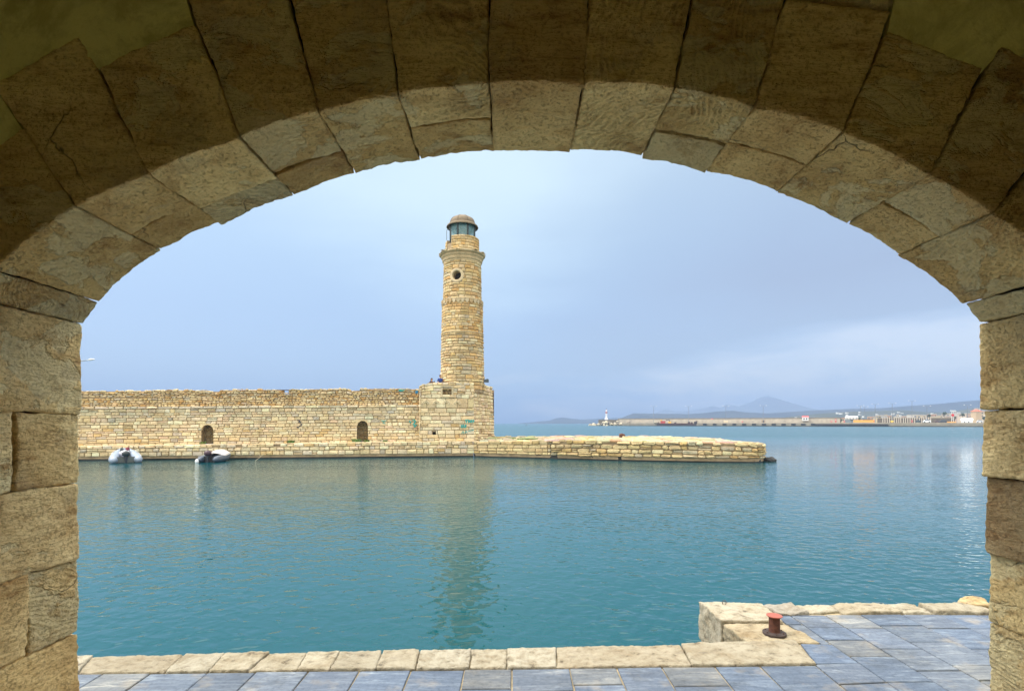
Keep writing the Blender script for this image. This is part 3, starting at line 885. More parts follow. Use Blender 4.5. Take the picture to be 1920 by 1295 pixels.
for (ul, ur, zb, zt) in NI:
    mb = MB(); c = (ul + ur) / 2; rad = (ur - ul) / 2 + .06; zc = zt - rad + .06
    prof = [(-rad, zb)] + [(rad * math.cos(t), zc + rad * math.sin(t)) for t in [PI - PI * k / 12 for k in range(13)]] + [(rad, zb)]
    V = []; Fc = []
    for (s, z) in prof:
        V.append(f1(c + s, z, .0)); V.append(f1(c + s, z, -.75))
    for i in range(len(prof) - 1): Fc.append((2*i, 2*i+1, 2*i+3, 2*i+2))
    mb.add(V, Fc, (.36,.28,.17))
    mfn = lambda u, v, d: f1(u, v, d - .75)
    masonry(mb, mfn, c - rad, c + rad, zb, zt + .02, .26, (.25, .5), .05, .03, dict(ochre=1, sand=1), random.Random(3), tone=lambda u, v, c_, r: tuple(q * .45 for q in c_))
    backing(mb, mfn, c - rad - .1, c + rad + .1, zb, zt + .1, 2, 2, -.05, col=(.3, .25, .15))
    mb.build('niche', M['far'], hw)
    # spandrel stones that close the corners above the round head
    mb = MB(); r0 = (ur - ul) / 2
    for s in (-1, 1):
        pts = [(c + s * r0 * math.cos(t), zt - r0 + r0 * math.sin(t)) for t in [PI / 2 * k / 8 for k in range(9)]] + [(c, zt + .10), (c + s * (r0 + .12), zt + .10), (c + s * (r0 + .12), zt - r0)]
        n = len(pts); V = [f1(u, v, .03) for u, v in pts] + [f1(u, v, -.3) for u, v in pts]
        tri = tessellate_polygon([[Vector((u, v, 0)) for u, v in pts]])
        mb.add(V, [tuple(t_) for t_ in tri] + [(i, (i + 1) % n, n + (i + 1) % n, n + i) for i in range(n)], (.66,.53,.32))
    mb.build('niche_head', M['far'], hw)
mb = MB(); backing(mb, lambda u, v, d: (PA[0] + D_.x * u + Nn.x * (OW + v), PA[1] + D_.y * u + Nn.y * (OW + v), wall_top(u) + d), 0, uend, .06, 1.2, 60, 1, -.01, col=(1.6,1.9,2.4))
mb.build('wall_walk', M['mortar'], hw)

# rubble parapet
OP = 1.75
f2, _, _ = path_map(off_path(OP), 4, .02)
par_top0 = lz(150, 731.5, 787, 728.0, OP)
STEPS = [(150, 0), (250, -.5), (280, .6), (386.9, .6), (387, -2.2), (410.9, -2.2), (411, 1.0), (525, .8), (652.9, 1.2), (653, -2.4), (673.9, -2.2), (674, 1.4), (700, .7), (701, 1.6), (752, 1.4), (765, .2), (800, 0)]
SU = [(line_u(p, OP), h * .045) for p, h in STEPS]
def par_top(u):
    h = SU[0][1]
    for (a, ha), (b, hb_) in zip(SU, SU[1:]):
        if a <= u <= b: h = ha + (hb_ - ha) * (u - a) / max(1e-6, b - a); break
    return par_top0(u) + h + .04 * n1(u * 1.1, 9)
EM = (line_u(528, OP), line_u(541, OP)); EZ = (zz(741, line_Y(EM[0], OP)), zz(730.5, line_Y(EM[0], OP)))
mb = MB()
masonry(mb, f2, U0, uend + .3, lambda u: wall_top(u) - .15, par_top, .165, (.14, .55), .035, .07, W_RUB, HR,
        lambda v: [EM] if EZ[0] < v < EZ[1] else None, wob=.10, split=.3, ragged=.10, cham=.5, jit=.03,
        tone=lambda u, v, c, r: tuple(q * f for q, f in zip((PAL['orange'] if r.random() < .06 else c), (.90, .88, .84))))
mb.build('parapet_stones', M['far'], hw)
mb = MB(); backing(mb, f2, 0, uend + .3, lambda u: wall_top(u) - .2, lambda u: par_top(u) - .07, 600, 10, -.06, lambda u, v: EM[0] < u < EM[1] and EZ[0] < v < EZ[1])
f2b = lambda u, v, d: f2(u, v, d - .9)
backing(mb, f2b, 0, uend + .3, lambda u: wall_top(u) - .2, lambda u: par_top(u) - .07, 600, 10, 0, lambda u, v: EM[0] < u < EM[1] and EZ[0] < v < EZ[1])
# flat coping that closes the two faces
V = []; Fc = []; n = 600
for i in range(n + 1):
    u = (uend + .3) * i / n; z = par_top(u) - .07
    V += [f2(u, z, -.06), f2(u, z, -.9)]
for i in range(n): Fc.append((2*i, 2*i+1, 2*i+3, 2*i+2))
mb.add(V, Fc)
# sides of the small opening
for (u_, ) in ((EM[0],), (EM[1],)):
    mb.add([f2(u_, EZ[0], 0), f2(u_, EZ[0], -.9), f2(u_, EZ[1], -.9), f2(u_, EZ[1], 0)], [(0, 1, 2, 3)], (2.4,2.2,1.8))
mb.add([f2(EM[0], EZ[0], 0), f2(EM[1], EZ[0], 0), f2(EM[1], EZ[0], -.9), f2(EM[0], EZ[0], -.9)], [(0, 1, 2, 3)])
mb.add([f2(EM[0] - .2, EZ[1], 0), f2(EM[1] + .2, EZ[1], 0), f2(EM[1] + .2, EZ[1], -.9), f2(EM[0] - .2, EZ[1], -.9)], [(0, 1, 2, 3)])
mb.build('parapet_mortar', M['mortar'], hw)

# ================================================================== LIGHTHOUSE
LC = Vector((xx(867, 50.3), 50.3)); LX, LY = LC
lt = empty('lighthouse', (LX, LY, 1.2), 'tall round sandstone lighthouse with glazed lantern and dome on a stone bastion', 'lighthouse')
LR = random.Random(31)
BL = (-8.28, 47.50); BC = (-3.42, 48.28); BR_ = (-1.72, 52.3); BK = (-3.2, 57); BM = (-10, 56)
btop = zz(717, 48.2); bz = 1.2
bpath = [BL, BC]; fbF, LF, _ = path_map(bpath, bz, .03)
bpath2 = [BC, BR_]; fbR, LRt, _ = path_map(bpath2, bz, .045)
bpathL = [(BL[0] + .1, 52), BL]; fbL, LLf, _ = path_map(bpathL, bz, .02)
zi = lambda y: zz(y, 47.8)
HOLE = dict(win=((831, 847), (726, 741)), sq=((811.5, 818), (808.5, 815.5)))
def hu(px): return (px - 787) / (890 - 787) * LF
def base_hole(v):
    o = []
    if zi(741) < v < zi(726): o.append((hu(829), hu(849)))
    if zi(815.5) < v < zi(808.5): o.append((hu(811), hu(818)))
    return o or None
btopf = lambda u: btop - (.32 if u < .28 else (.12 if u < .75 else 0))
mb = MB()
masonry(mb, fbF, .0, LF, bz - .1, zi(765), .36, (.4, 1.1), .04, .05, W_WALL, LR, base_hole, wob=.05)
masonry(mb, fbF, .0, LF, zi(765) + .01, zi(746.5), .95, (.75, 1.15), .04, .05, dict(cream=4, pale=2, sand=2), LR, wob=0, split=0)
masonry(mb, fbF, .0, LF, zi(746.5) + .01, btopf, .29, (.4, .9), .04, .05, W_WALL, LR, base_hole, wob=.03, ragged=.05)
masonry(mb, fbR, .0, LRt, bz - .1, lambda u: btop - .0 - .25 * max(0, u / LRt - .6), .30, (.35, .8), .045, .06, dict(cream=5, rose=4, sand=3, pale=2), LR,
        lambda v: ([(1.1, 1.7)] if zi(815) < v < zi(803) else ([(2.9, 3.8)] if zi(819) < v < zi(812) else None)), wob=.06, ragged=.1)
masonry(mb, fbL, .0, LLf, bz - .1, btop - .3, .33, (.4, .9), .04, .05, W_WALL, LR, wob=.03, ragged=.1)
mb.build('base_stones', M['far'], lt)
mb = MB()
backing(mb, fbF, -.0, LF, bz - .2, lambda u: btopf(u) - .05, 70, 60, -.05, lambda u, v: (hu(829.5) < u < hu(848.5) and zi(741) < v < zi(726)) or (hu(811.5) < u < hu(817.7) and zi(815.5) < v < zi(808.5)))
backing(mb, fbR, 0, LRt, bz - .2, btop - .12, 6, 6, -.07)
backing(mb, fbL, 0, LLf, bz - .2, btop - .35, 6, 6, -.06)
pf, _, _ = path_map([BR_, BK, BM, (BL[0] + .1, 52)], bz, 0)
backing(mb, pf, 0, 14.8, bz - .2, btop - .4, 30, 6, -.05)
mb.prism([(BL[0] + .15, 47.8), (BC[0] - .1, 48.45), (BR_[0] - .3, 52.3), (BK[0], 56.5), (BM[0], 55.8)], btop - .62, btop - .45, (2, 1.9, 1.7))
mb.build('base_mortar', M['mortar'], lt)
# blind window frame and its rubble fill, the dark square hole
mb = MB()
def plate(mb, f, u0, u1, z0, z1, d0, d1, col):
    V = [f(u, z, d) for d in (d0, d1) for (u, z) in ((u0, z0), (u1, z0), (u1, z1), (u0, z1))]
    mb.add(V, [(3,2,1,0),(4,5,6,7),(0,1,5,4),(1,2,6,5),(2,3,7,6),(3,0,4,7)], col)
cc = (.56,.47,.31)
plate(mb, fbF, hu(827), hu(830.5), zi(742.5), zi(724.5), -.06, .09, cc); plate(mb, fbF, hu(847.5), hu(851), zi(742.5), zi(724.5), -.06, .09, cc)
plate(mb, fbF, hu(827), hu(851), zi(724.5), zi(722.3), -.06, .14, cc); plate(mb, fbF, hu(826), hu(852), zi(744.5), zi(742.5), -.06, .14, cc)
mb.build('window_frame', M['far'], lt)
mb = MB(); fin = lambda u, v, d: fbF(u, v, d - .35)
masonry(mb, fin, hu(829), hu(849), zi(742), zi(725), .2, (.25, .45), .04, .05, dict(ochre=2, sand=2), LR, wob=.03, tone=lambda u, v, c, r: tuple(q * .8 for q in c))
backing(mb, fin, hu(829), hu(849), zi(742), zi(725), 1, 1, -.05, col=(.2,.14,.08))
mb.build('window_infill', M['far'], lt)
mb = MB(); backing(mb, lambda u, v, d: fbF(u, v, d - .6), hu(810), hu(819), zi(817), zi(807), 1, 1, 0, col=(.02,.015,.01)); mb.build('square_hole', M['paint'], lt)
# carved half-round reliefs
for k, px in enumerate((799, 819, 838, 858)):
    mb = MB()
    for rr_ in (.30, .19):
        pts = [fbF(hu(px) + rr_ * math.cos(t), zi(757.5) + rr_ * math.sin(t) * 1.05, .10) for t in [PI * j / 12 for j in range(13)]]
        mb.tube(pts, .045, 5, (.74,.64,.44))
    mb.build('arch_relief', M['far'], lt)

# tower shaft
TP = [(706, 2.02), (690, 1.985), (640, 1.95), (632, 1.95), (628.9, 1.95), (572, 1.90), (566.1, 1.90), (566, 1.80), (500, 1.73), (494, 1.73)]
TPZ = sorted([(zz(y, 50.3), r) for y, r in TP])
TPZ.insert(0, (btop - .7, 2.06))
def trad(z):
    if z <= TPZ[0][0]: return TPZ[0][1]
    for (a, ra), (b, rb) in zip(TPZ, TPZ[1:]):
        if a <= z <= b: return ra + (rb - ra) * (z - a) / max(1e-6, b - a)
    return TPZ[-1][1]
TZ0, TZ1 = btop - .6, zz(496, 50.3)
zoA, zoB = zz(628, 50.3), zz(569, 50.3)
def tmap(u, z, d):
    """u is the angle in units of 1.9 m radius; 0 faces the camera side"""
    a = -PI / 2 - .09 + u / 1.9
    r = trad(z)
    if zoA < z < zoB:      # eight-sided stage
        s = 2 * PI / 8; th = (a + PI / 2 - .05) % s
        r = (r + .02) * math.cos(s / 2) / math.cos(th - s / 2) * .5 + (r + .02) * .5
    r += d
    return (LX + r * math.cos(a), LY + r * math.sin(a), z)
UH = PI * 1.9
phz = zz(516, 48.6); phx = xx(856.3, 48.6)
pha = math.asin((phx - LX) / 1.74); phu = (pha + .09) * 1.9     # angle from -Y direction
PHR = .42
def ph_hole(v):
    d = abs(v - phz)
    if d > .68: return None
    w = math.sqrt(max(.02, .66 ** 2 - d * d)); return [(phu - w * 1.09, phu + w * 1.09)]
mb = MB()
def t_tone(u, v, c, r):
    c = tuple(q * f for q, f in zip(c, (.86, .82, .75)))
    y = HY - (v - EYE) * F / 50.3
    if 575 < y < 590 and r.random() < .45: return tuple(q * f for q, f in zip(PAL['orange'], (1, 1, 1)))
    if u > .8 and r.random() < .35: return tuple(q * f for q, f in zip(c, (1.0, .88, .72)))
    return c
masonry(mb, tmap, -UH, UH, TZ0, zz(640, 50.3), .31, (.4, .95), .042, .06, dict(cream=5, sand=4, ochre=1.5, pale=2, grey=1), LR, wob=.05, tone=t_tone, cham=.3)
masonry(mb, tmap, -UH, UH, zz(639.5, 50.3), zoA - .02, .30, (.4, .9), .04, .035, W_TOWER, LR, wob=.02, tone=t_tone)
masonry(mb, tmap, -UH, UH, zoA + .0, zz(566.2, 50.3), .265, (.3, .75), .035, .03, W_TOWER, LR, wob=.02, tone=t_tone)
masonry(mb, tmap, -UH, UH, zz(565.9, 50.3), TZ1, .29, (.35, .9), .04, .035, W_TOWER, LR, ph_hole, wob=.03, tone=t_tone)
mb.build('shaft_stones', M['far'], lt)
mb = MB()
backing(mb, tmap, -UH, UH, TZ0 - .2, TZ1, 96, 90, -.045, lambda u, v: (u - phu) ** 2 + (v - phz) ** 2 < (PHR + .08) ** 2)
mb.build('shaft_mortar', M['mortar'], lt)
# porthole
na = -PI / 2 + pha
e_n = Vector((math.cos(na), math.sin(na), 0)); e_t = Vector((-math.sin(na), math.cos(na), 0)); e_z = Vector((0, 0, 1))
pc = Vector((LX, LY, phz)) + e_n * 1.735
def ring_at(r, d): return [pc + e_n * (d - (1.74 - math.sqrt(max(.1, 1.74 ** 2 - (r * math.cos(t)) ** 2)))) + e_t * r * math.cos(t) + e_z * r * math.sin(t) for t in [2 * PI * k / 28 for k in range(28)]]
mb = MB(); V = []; Fc = []
for (r_, d_) in ((.66, -.05), (.66, .06), (.60, .085), (.47, .085), (.41, .04), (.40, -.7)): V += ring_at(r_, d_)
for j in range(5):
    for k in range(28): Fc.append((j*28+k, j*28+(k+1)%28, (j+1)*28+(k+1)%28, (j+1)*28+k))
mb.add(V, Fc, (.58,.47,.30)); mb.build('round_window_ring', M['far'], lt)
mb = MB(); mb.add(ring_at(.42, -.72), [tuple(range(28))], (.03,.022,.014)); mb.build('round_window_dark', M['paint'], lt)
# mouldings
for (y, rr_, hh) in ((627.5, 1.99, .10), (631.5, 1.98, .06), (566.5, 1.93, .10)):
    z = zz(y, 50.3); mb = MB()
    mb.lathe(LX, LY, [(1.85, z - hh), (rr_, z - hh * .6), (rr_ + .03, z + hh * .3), (1.80, z + hh)], 72, (.55,.44,.27), .012, 4)
    mb.build('string_course', M['far'], lt)
# row of pointed carved stones under the lower ledge
for k in range(30):
    a = 2 * PI * k / 30; z = zz(571.5, 50.3); mb = MB()
    if math.sin(a) > .3: continue
    def tp(da, dz, rr): return (LX + rr * math.cos(a + da), LY + rr * math.sin(a + da), z + dz)
    w_ = .085
    mb.add([tp(-w_, .2, 1.99), tp(w_, .2, 1.99), tp(w_, .0, 1.97), tp(0, -.2, 1.96), tp(-w_, .0, 1.97), tp(-w_, .2, 1.8), tp(w_, .2, 1.8), tp(w_, 0, 1.8), tp(0, -.2, 1.8), tp(-w_, 0, 1.8)],
           [(0,1,2,3,4),(0,5,6,1),(1,6,7,2),(2,7,8,3),(3,8,9,4),(4,9,5,0)], LR.choice([(.55,.45,.29),(.5,.36,.2),(.58,.48,.32)]))
    mb.build('pendant_stone', M['far'], lt)
cz = lambda y: zz(y, 50.3)
mb = MB()
mb.lathe(LX, LY, [(1.60, cz(499)), (1.78, cz(497)), (1.79, cz(494.5)), (1.86, cz(493.5)), (1.90, cz(490.5)), (1.86, cz(489.5)), (1.98, cz(486.5)), (2.00, cz(484.5)), (1.95, cz(484)),
                 (2.12, cz(482)), (2.16, cz(480.5))], 96, (.54,.42,.25), .012, 6)
mb.build('cornice', M['far'], lt)
mb = MB()
masonry(mb, lambda u, v, d: (LX + (2.0 + d + .0) * math.cos(u / 2.1), LY + (2.0 + d) * math.sin(u / 2.1), v), 0, 2 * PI * 2.1, cz(480.8), cz(477), .2, (.3, .7), .03, .16, dict(cream=3, grey=3, sand=2), LR, ragged=.22, jit=.03, cham=.5, wob=0, split=0)
mb.lathe(LX, LY, [(2.05, cz(480.8)), (2.0, cz(478.2)), (1.5, cz(477.6)), (0, cz(477.6))], 64, (.42,.36,.25), .03, 8)
mb.build('cornice_rim_stones', M['far'], lt)
# drum, lower on the left where the gallery door is
dmap = lambda u, v, d: (LX + (1.56 + d) * math.cos(-PI / 2 + u / 1.56), LY + (1.56 + d) * math.sin(-PI / 2 + u / 1.56), v)
def dtop(u):
    return cz(455.8) if u < -.95 else cz(450)
mb = MB()
masonry(mb, dmap, -.95, 1.56 * PI, cz(478), cz(450), .27, (.35, .7), .03, .03, dict(sand=4, ochre=2, cream=3, orange=.7), LR, wob=.0, split=.05, tone=t_tone)
masonry(mb, dmap, -1.56 * PI, -1.62, cz(478), cz(455.8), .27, (.35, .7), .03, .03, dict(sand=4, ochre=2, cream=3), LR, wob=.0, split=.05, tone=t_tone)
mb.build('drum_stones', M['far'], lt)
mb = MB()
for (a0, a1, zt_) in ((-.95, 1.56 * PI, cz(450.3)), (-1.56 * PI, -1.62, cz(456)), (-1.62, -.95, cz(463))):
    backing(mb, dmap, a0, a1, cz(478), zt_, 30, 1, -.04)
    backing(mb, lambda u, v, d: dmap(u, v, d - .42), a0, a1, cz(478), zt_, 30, 1, 0)
    backing(mb, lambda u, v, d: dmap(u, zt_, -v), a0, a1, .03, .42, 30, 1, 0)
for a_ in (-.95, -1.62):
    V = [dmap(a_, z, d) for (z, d) in ((cz(478), 0), (cz(478), -.42), (cz(452 if a_ > -1 else 456), -.42), (cz(452 if a_ > -1 else 456), 0))]
    mb.add(V, [(0, 1, 2, 3)])
mb.build('drum_mortar', M['mortar'], lt)
# lantern
RG = 1.21
lz0, lz1 = cz(461), cz(423)
LO = math.asin(-.27)          # a mullion just left of centre and one right of it
angs = [-PI / 2 + LO + .0 + k * PI / 4 for k in range(8)]
for k in range(8):
    a, b = angs[k], angs[(k + 1) % 8]
    P0, P1 = Vector((LX + RG * math.cos(a), LY + RG * math.sin(a))), Vector((LX + RG * math.cos(b), LY + RG * math.sin(b)))
    mb = MB(); mb.tube([(P0.x, P0.y, lz0), (P0.x, P0.y, lz1 + .05)], .085, 6, (.025,.035,.035)); mb.build('lantern_mullion', M['metal'], lt)
    mb = MB(); t = (P1 - P0).normalized(); n_ = Vector((t.y, -t.x)) * .006
    V = [(P0.x + s * n_.x, P0.y + s * n_.y, z) for s in (-1, 1) for z in (lz0, lz1)] + [(P1.x + s * n_.x, P1.y + s * n_.y, z) for s in (-1, 1) for z in (lz0, lz1)]
    mb.add(V, [(0, 1, 5, 4), (2, 6, 7, 3), (0, 4, 6, 2), (1, 3, 7, 5), (0, 2, 3, 1), (4, 5, 7, 6)])
    mb.build('lantern_pane', M['glass'], lt)
    mb = MB(); mb.tube([(P0.x, P0.y, lz1), (P1.x, P1.y, lz1)], .05, 6, (.035,.055,.055)); mb.build('lantern_rail', M['metal'], lt)
mb = MB(); mb.lathe(LX, LY, [(.0, lz1 + .0), (.95, lz1 - .02), (.98, lz1 - .62), (.93, lz1 - .62), (.9, lz1 - .05)], 24, (.10,.20,.22)); mb.build('lantern_screen', M['metal'], lt)
mb = MB(); mb.lathe(LX, LY, [(0, lz0 + .0), (.28, lz0), (.28, lz0 + .7), (.16, lz0 + .8), (.2, lz0 + 1.0), (.16, lz0 + 1.25), (0, lz0 + 1.3)], 20, (.30,.40,.42)); mb.build('lamp', M['metal'], lt)
mb = MB()
mb.lathe(LX, LY, [(0, cz(423)), (1.36, cz(425.2)), (1.47, cz(428.0)), (1.50, cz(427.2)), (1.46, cz(425)), (1.30, cz(422.2)), (1.18, cz(421.5))], 48, (.16,.12,.07)); mb.build('dome_eave', M['rust'], lt)
mb = MB()
dp = [(1.21 * math.cos(t), cz(421.8) + (cz(404.8) - cz(421.8)) * math.sin(t) ** .93) for t in [PI / 2 * k / 12 for k in range(13)]]
mb.lathe(LX, LY, dp, 48, (.19,.145,.095)); mb.build('dome', M['rust'], lt, smooth=True)
for k in range(8):
    a = angs[k]; mb = MB()
    mb.tube([(LX + (r_ + .008) * math.cos(a), LY + (r_ + .008) * math.sin(a), z + .008) for r_, z in dp], .018, 5, (.11,.08,.055)); mb.build('dome_rib', M['rust'], lt)
mb = MB(); mb.tube([(LX - 1.14 + .20 * math.cos(t), LY - 1.18, cz(450) + .28 * math.sin(t) ** .8 + .35) for t in [PI * k / 10 for k in range(11)]], .025, 5, (.1,.11,.11))
mb.tube([(LX - .94, LY - 1.18, cz(450) + .35), (LX - .94, LY - 1.18, cz(455))], .025, 5, (.1,.11,.11)); mb.tube([(LX - 1.34, LY - 1.18, cz(450) + .35), (LX - 1.34, LY - 1.18, cz(458))], .025, 5, (.1,.11,.11))
mb.build('ladder_hoop', M['metal'], lt)

# spray paint marks: teal scrawls on the bastion and the wall
def graffiti(parent, mapf, uf, zf, strokes, col, w=.035, name='graffiti'):
    mb = MB()
    for st in strokes:
        P = [(uf(x), zf(y)) for x, y in st]
        for (a, b) in zip(P, P[1:]):
            L = math.hypot(b[0] - a[0], b[1] - a[1]) + 1e-6
            nx, ny = -(b[1] - a[1]) / L * w, (b[0] - a[0]) / L * w
            ex_, ey = (b[0] - a[0]) / L * w * .6, (b[1] - a[1]) / L * w * .6
            q = [(a[0] - nx - ex_, a[1] - ny - ey), (b[0] - nx + ex_, b[1] - ny + ey), (b[0] + nx + ex_, b[1] + ny + ey), (a[0] + nx - ex_, a[1] + ny - ey)]
            V = [mapf(u, v, .085 + .001 * (len(mb.f) % 7)) for u, v in q] + [mapf(u, v, .05) for u, v in q]
            mb.add(V, [(0,1,2,3),(0,4,5,1),(1,5,6,2),(2,6,7,3),(3,7,4,0)], col)
    return mb.build(name, M['paint'], parent)
T1 = (.03, .30, .27)
graffiti(lt, fbF, hu, zi, [[(875,787.5),(875,792)],[(873,787.5),(878,787)],[(879,791.5),(880,787),(882,791)],[(884,787),(884,791.5),(886,787.5)],[(888,787),(889.5,789),(887,791.5)]], T1, .05)
graffiti(lt, fbF, hu, zi, [[(866,796),(866,801.5)],[(868,801),(869,796),(871,801)],[(873,796),(873,801),(875,797)]], T1, .045)
graffiti(lt, fbF, hu, zi, [[(866,813),(869,808),(870,813)],[(872,812),(875,808),(877,812)],[(879,808),(884,807),(889,806)]], (.07,.33,.30), .025)
uw = lambda px: line_u(px, OW); zw = lambda y: zz(y, 48.5)
graffiti(hw, f1, uw, zw, [[(768,789),(770,792)],[(774,788),(777,787),(779,790),(775,795),(778,799),(781,796)],[(777,791),(777,800)]], T1, .05)
graffiti(hw, f1, uw, zw, [[(715,788),(720,790),(724,788)],[(718,792),(722,794)]], (.10,.36,.30), .035)
zw2 = lambda y: zz(y, 46.3)
graffiti(hw, f1, uw, zw2, [[(558,786.5),(562,788),(560,791),(565,790)],[(563,793),(566,796),(561,799)],[(557,800),(560,801)]], (.035,.035,.06), .03)
up = lambda px: line_u(px, OP); zp = lambda y: zz(y, 49)
graffiti(hw, f2, up, zp, [[(748,732.6),(751,731.2),(755,732.6),(758,731.4)],[(750,733.4),(756,733.4)]], T1, .05)
graffiti(hw, f2, up, zp, [[(780,734),(782,733.5),(783,736),(780,737),(780,735)],[(781,735),(782,736)]], (.02,.20,.38), .06)

# ================================================================== MOLE
mo = empty('mole', (8, 45, 0), 'low rough stone mole running right from the lighthouse, ending in the water', 'mole')
MP = [PB, (.2, 46.05), (3.6, 44.6), (7.0, 43.1), (10.2, 41.9), (13.5, 41.0), (16.5, 40.45), (18.4, 40.25), (19.25, 40.75), (19.75, 41.7), (20.1, 43.4), (20.1, 46), (18.5, 48.6)]
fm, LM, LL = path_map(MP)
def mtop(u):
    x = fm(u, 0, 0)[0]
    h = 1.42 if x < 0 else 1.50
    h = 1.36 + .22 * min(1, max(0, (x + 3) / 8))
    if x > 14: h -= .012 * (x - 14)
    if x > 18.0: h -= .12
    return h + .05 * n1(u * .7, 3)
MR = random.Random(13)
def m_tone(u, v, c, r):
    c = tuple(q * f for q, f in zip(c, (.78, .76, .68)))
    if v > 1.0 and r.random() < .5: return tuple(q * f for q, f in zip(c, (.82, .85, .88)))
    return c
mb = MB()
masonry(mb, fm, 0, 7, .31, mtop, .27, (.6, 1.2), .045, .05, dict(cream=4, sand=5, ochre=2), MR, wob=.02, split=.04, tone=m_tone)
masonry(mb, fm, 7, LM, .31, mtop, .30, (.45, 1.15), .055, .11, W_MOLE, MR, wob=.06, ragged=.16, cham=.5, jit=.03, tone=m_tone)
mb.build('side_stones', M['far'], mo)
mb = MB(); backing(mb, fm, 0, LM, .1, lambda u: mtop(u) - .08, 90, 3, -.07); mb.build('side_mortar', M['mortar'], mo)
mb = MB(); rough_dark(mb, fm, 0, LM, -.7, .36, .35, -.10, 15); mb.build('algae_band', M['algae'], mo)
# top: strips from the front path towards the back line
def fmt(u, v, d):
    p = Vector(fm(u, 0, 0)[:2])
    c = Vector((min(p.x, 17.5) - .9, 52.0 - .27 * max(0, min(p.x, 17.5)) ))
    t = (c - p); L = t.length
    q = p + t * min(1, v / max(L, .01))
    return (q.x, q.y, mtop(u) + d - .05 + .045 * v + .05 * n1(q.x * .8 + q.y * 1.7, 44))
mb = MB()
top_tone = lambda u, v, c, r: tuple(q * f * (.8 if r.random() < .3 else 1) for q, f in zip(c, (.60, .60, .60)))
masonry(mb, fmt, 0, LL[8], .02, 5.6, .62, (.5, 1.4), .06, .08, dict(pale=4, cream=5, grey=2.5, sand=2), MR, wob=.10, cham=.5, jit=.04, skip=.06, tone=top_tone)
masonry(mb, fmt, LL[8], LM, .02, 2.6, .6, (.35, .8), .06, .08, dict(pale=4, cream=5, grey=2), MR, wob=.10, cham=.5, jit=.03, tone=top_tone)
mb.build('top_stones', M['far'], mo)
mb = MB(); backing(mb, fmt, 0, LM, -.05, 6.5, 90, 10, -.06, col=(1.5, 1.5, 1.4)); mb.build('top_mortar', M['mortar'], mo)
# moss streaks on top
for (p0, y0, p1, y1) in ((955, 821.5, 975, 820.5), (972, 822.8, 1024, 821.8), (960, 820, 985, 819.6)):
    a = ground(p0, y0, 1.62); b = ground(p1, y1, 1.62)
    mb = MB()
    for k in range(40):
        t = MR.random(); x = a[0] + (b[0] - a[0]) * t + MR.uniform(-.15, .15); y = a[1] + (b[1] - a[1]) * t + MR.uniform(-.25, .25)
        mb.blob((x, y, 1.6 + .03), (.14, .16, .06), k, .4, 6, 4, (.12,.17,.04))
    mb.build('moss_patch', M['leaf'], mo)['kind'] = 'stuff'
# leaning rusty bollard on the mole
mx, my = 1163.5 * 0 + xx(1163.5, 45.5), 45.5
lb = empty('bollard', (mx, my, 1.6), 'dark rusty hooked bollard standing on the top of the distant mole', 'bollard')
mb = MB(); mb.tube([(mx, my, 1.55), (mx + .02, my, 1.85), (mx + .06, my, 2.0)], [.14, .13, .14], 14, (.10,.045,.03)); mb.build('post', M['rust'], lb)
mb = MB(); mb.tube([(mx - .12, my, 1.98), (mx + .12, my, 2.02), (mx + .33, my, 1.98), (mx + .36, my, 1.90)], [.10, .12, .09, .06], 12, (.11,.05,.035)); mb.build('horn', M['rust'], lb)
# black rock at the head
mb = MB(); mb.blob((xx(1441, 42), 42, .05), (.55, .5, .30), 4, .5, 18, 10, (.05,.05,.05)); tag(mb.build('rock', M['rock']), 'black wet rock breaking the water at the right end of the mole', 'rock')

# ================================================================== WEEDS
def weed(px, py, z, off, h, n, label, col=(.10,.16,.04)):
    u = line_u(px, off); x, y = PA[0] + D_.x * u + Nn.x * off, PA[1] + D_.y * u + Nn.y * off
    r = random.Random(px); mb = MB()
    for k in range(n):
        a = r.uniform(0, 2 * PI); l = h * r.uniform(.5, 1.2); s = r.uniform(-.5, .5) * h * 2.2
        bx_, by_ = x + s, y + r.uniform(-.1, .05)
        tx, ty = bx_ + math.cos(a) * l * .6, by_ + math.sin(a) * l * .4
        mb.add([(bx_ - .03, by_, z), (bx_ + .03, by_, z), ((bx_ + tx) / 2 + .05, (by_ + ty) / 2, z + l * .6), (tx, ty, z + l), ((bx_ + tx) / 2 - .05, (by_ + ty) / 2, z + l * .55)], [(0, 1, 2, 3, 4)],
               tuple(q * r.uniform(.7, 1.3) for q in col))
    tag(mb.build('weed', M['leaf']), label, 'weed', 'weeds growing on the quay ledge')
for a in ((380, 829, 0, 1.1, .22, 40, 'green weeds at the foot of the left arched niche'), (545, 829, 0, .7, .25, 60, 'dense green weed clump on the ledge midway between the two niches'),
          (668, 826, 0, 1.05, .3, 40, 'green weeds at the left foot of the right arched niche'), (688, 826, 0, 1.1, .2, 26, 'low green weeds at the right foot of the right arched niche'),
          (722, 825, 0, 1.1, .15, 30, 'thin low weeds on the ledge right of the right niche, nearest the bastion')):
    weed(a[0], a[1], ledge_top(line_u(a[0], a[3])), a[3], a[4], a[5], a[6])
mb = MB(); sx = at(484, 862, 42.5); mb.tube([(sx[0] - .15, 42.3, .0), (sx[0] + .05, 42.8, .3), (sx[0] + .15, 43.2, .55)], [.016, .014, .008], 6, (.4,.34,.24)); mb.tube([(sx[0] + .05, 42.8, .3), (sx[0] - .1, 42.9, .5)], [.012, .006], 5, (.5,.42,.3))
tag(mb.build('driftwood_branch', M['cloth']), 'pale bare branch leaning against the quay at the waterline', 'branch')

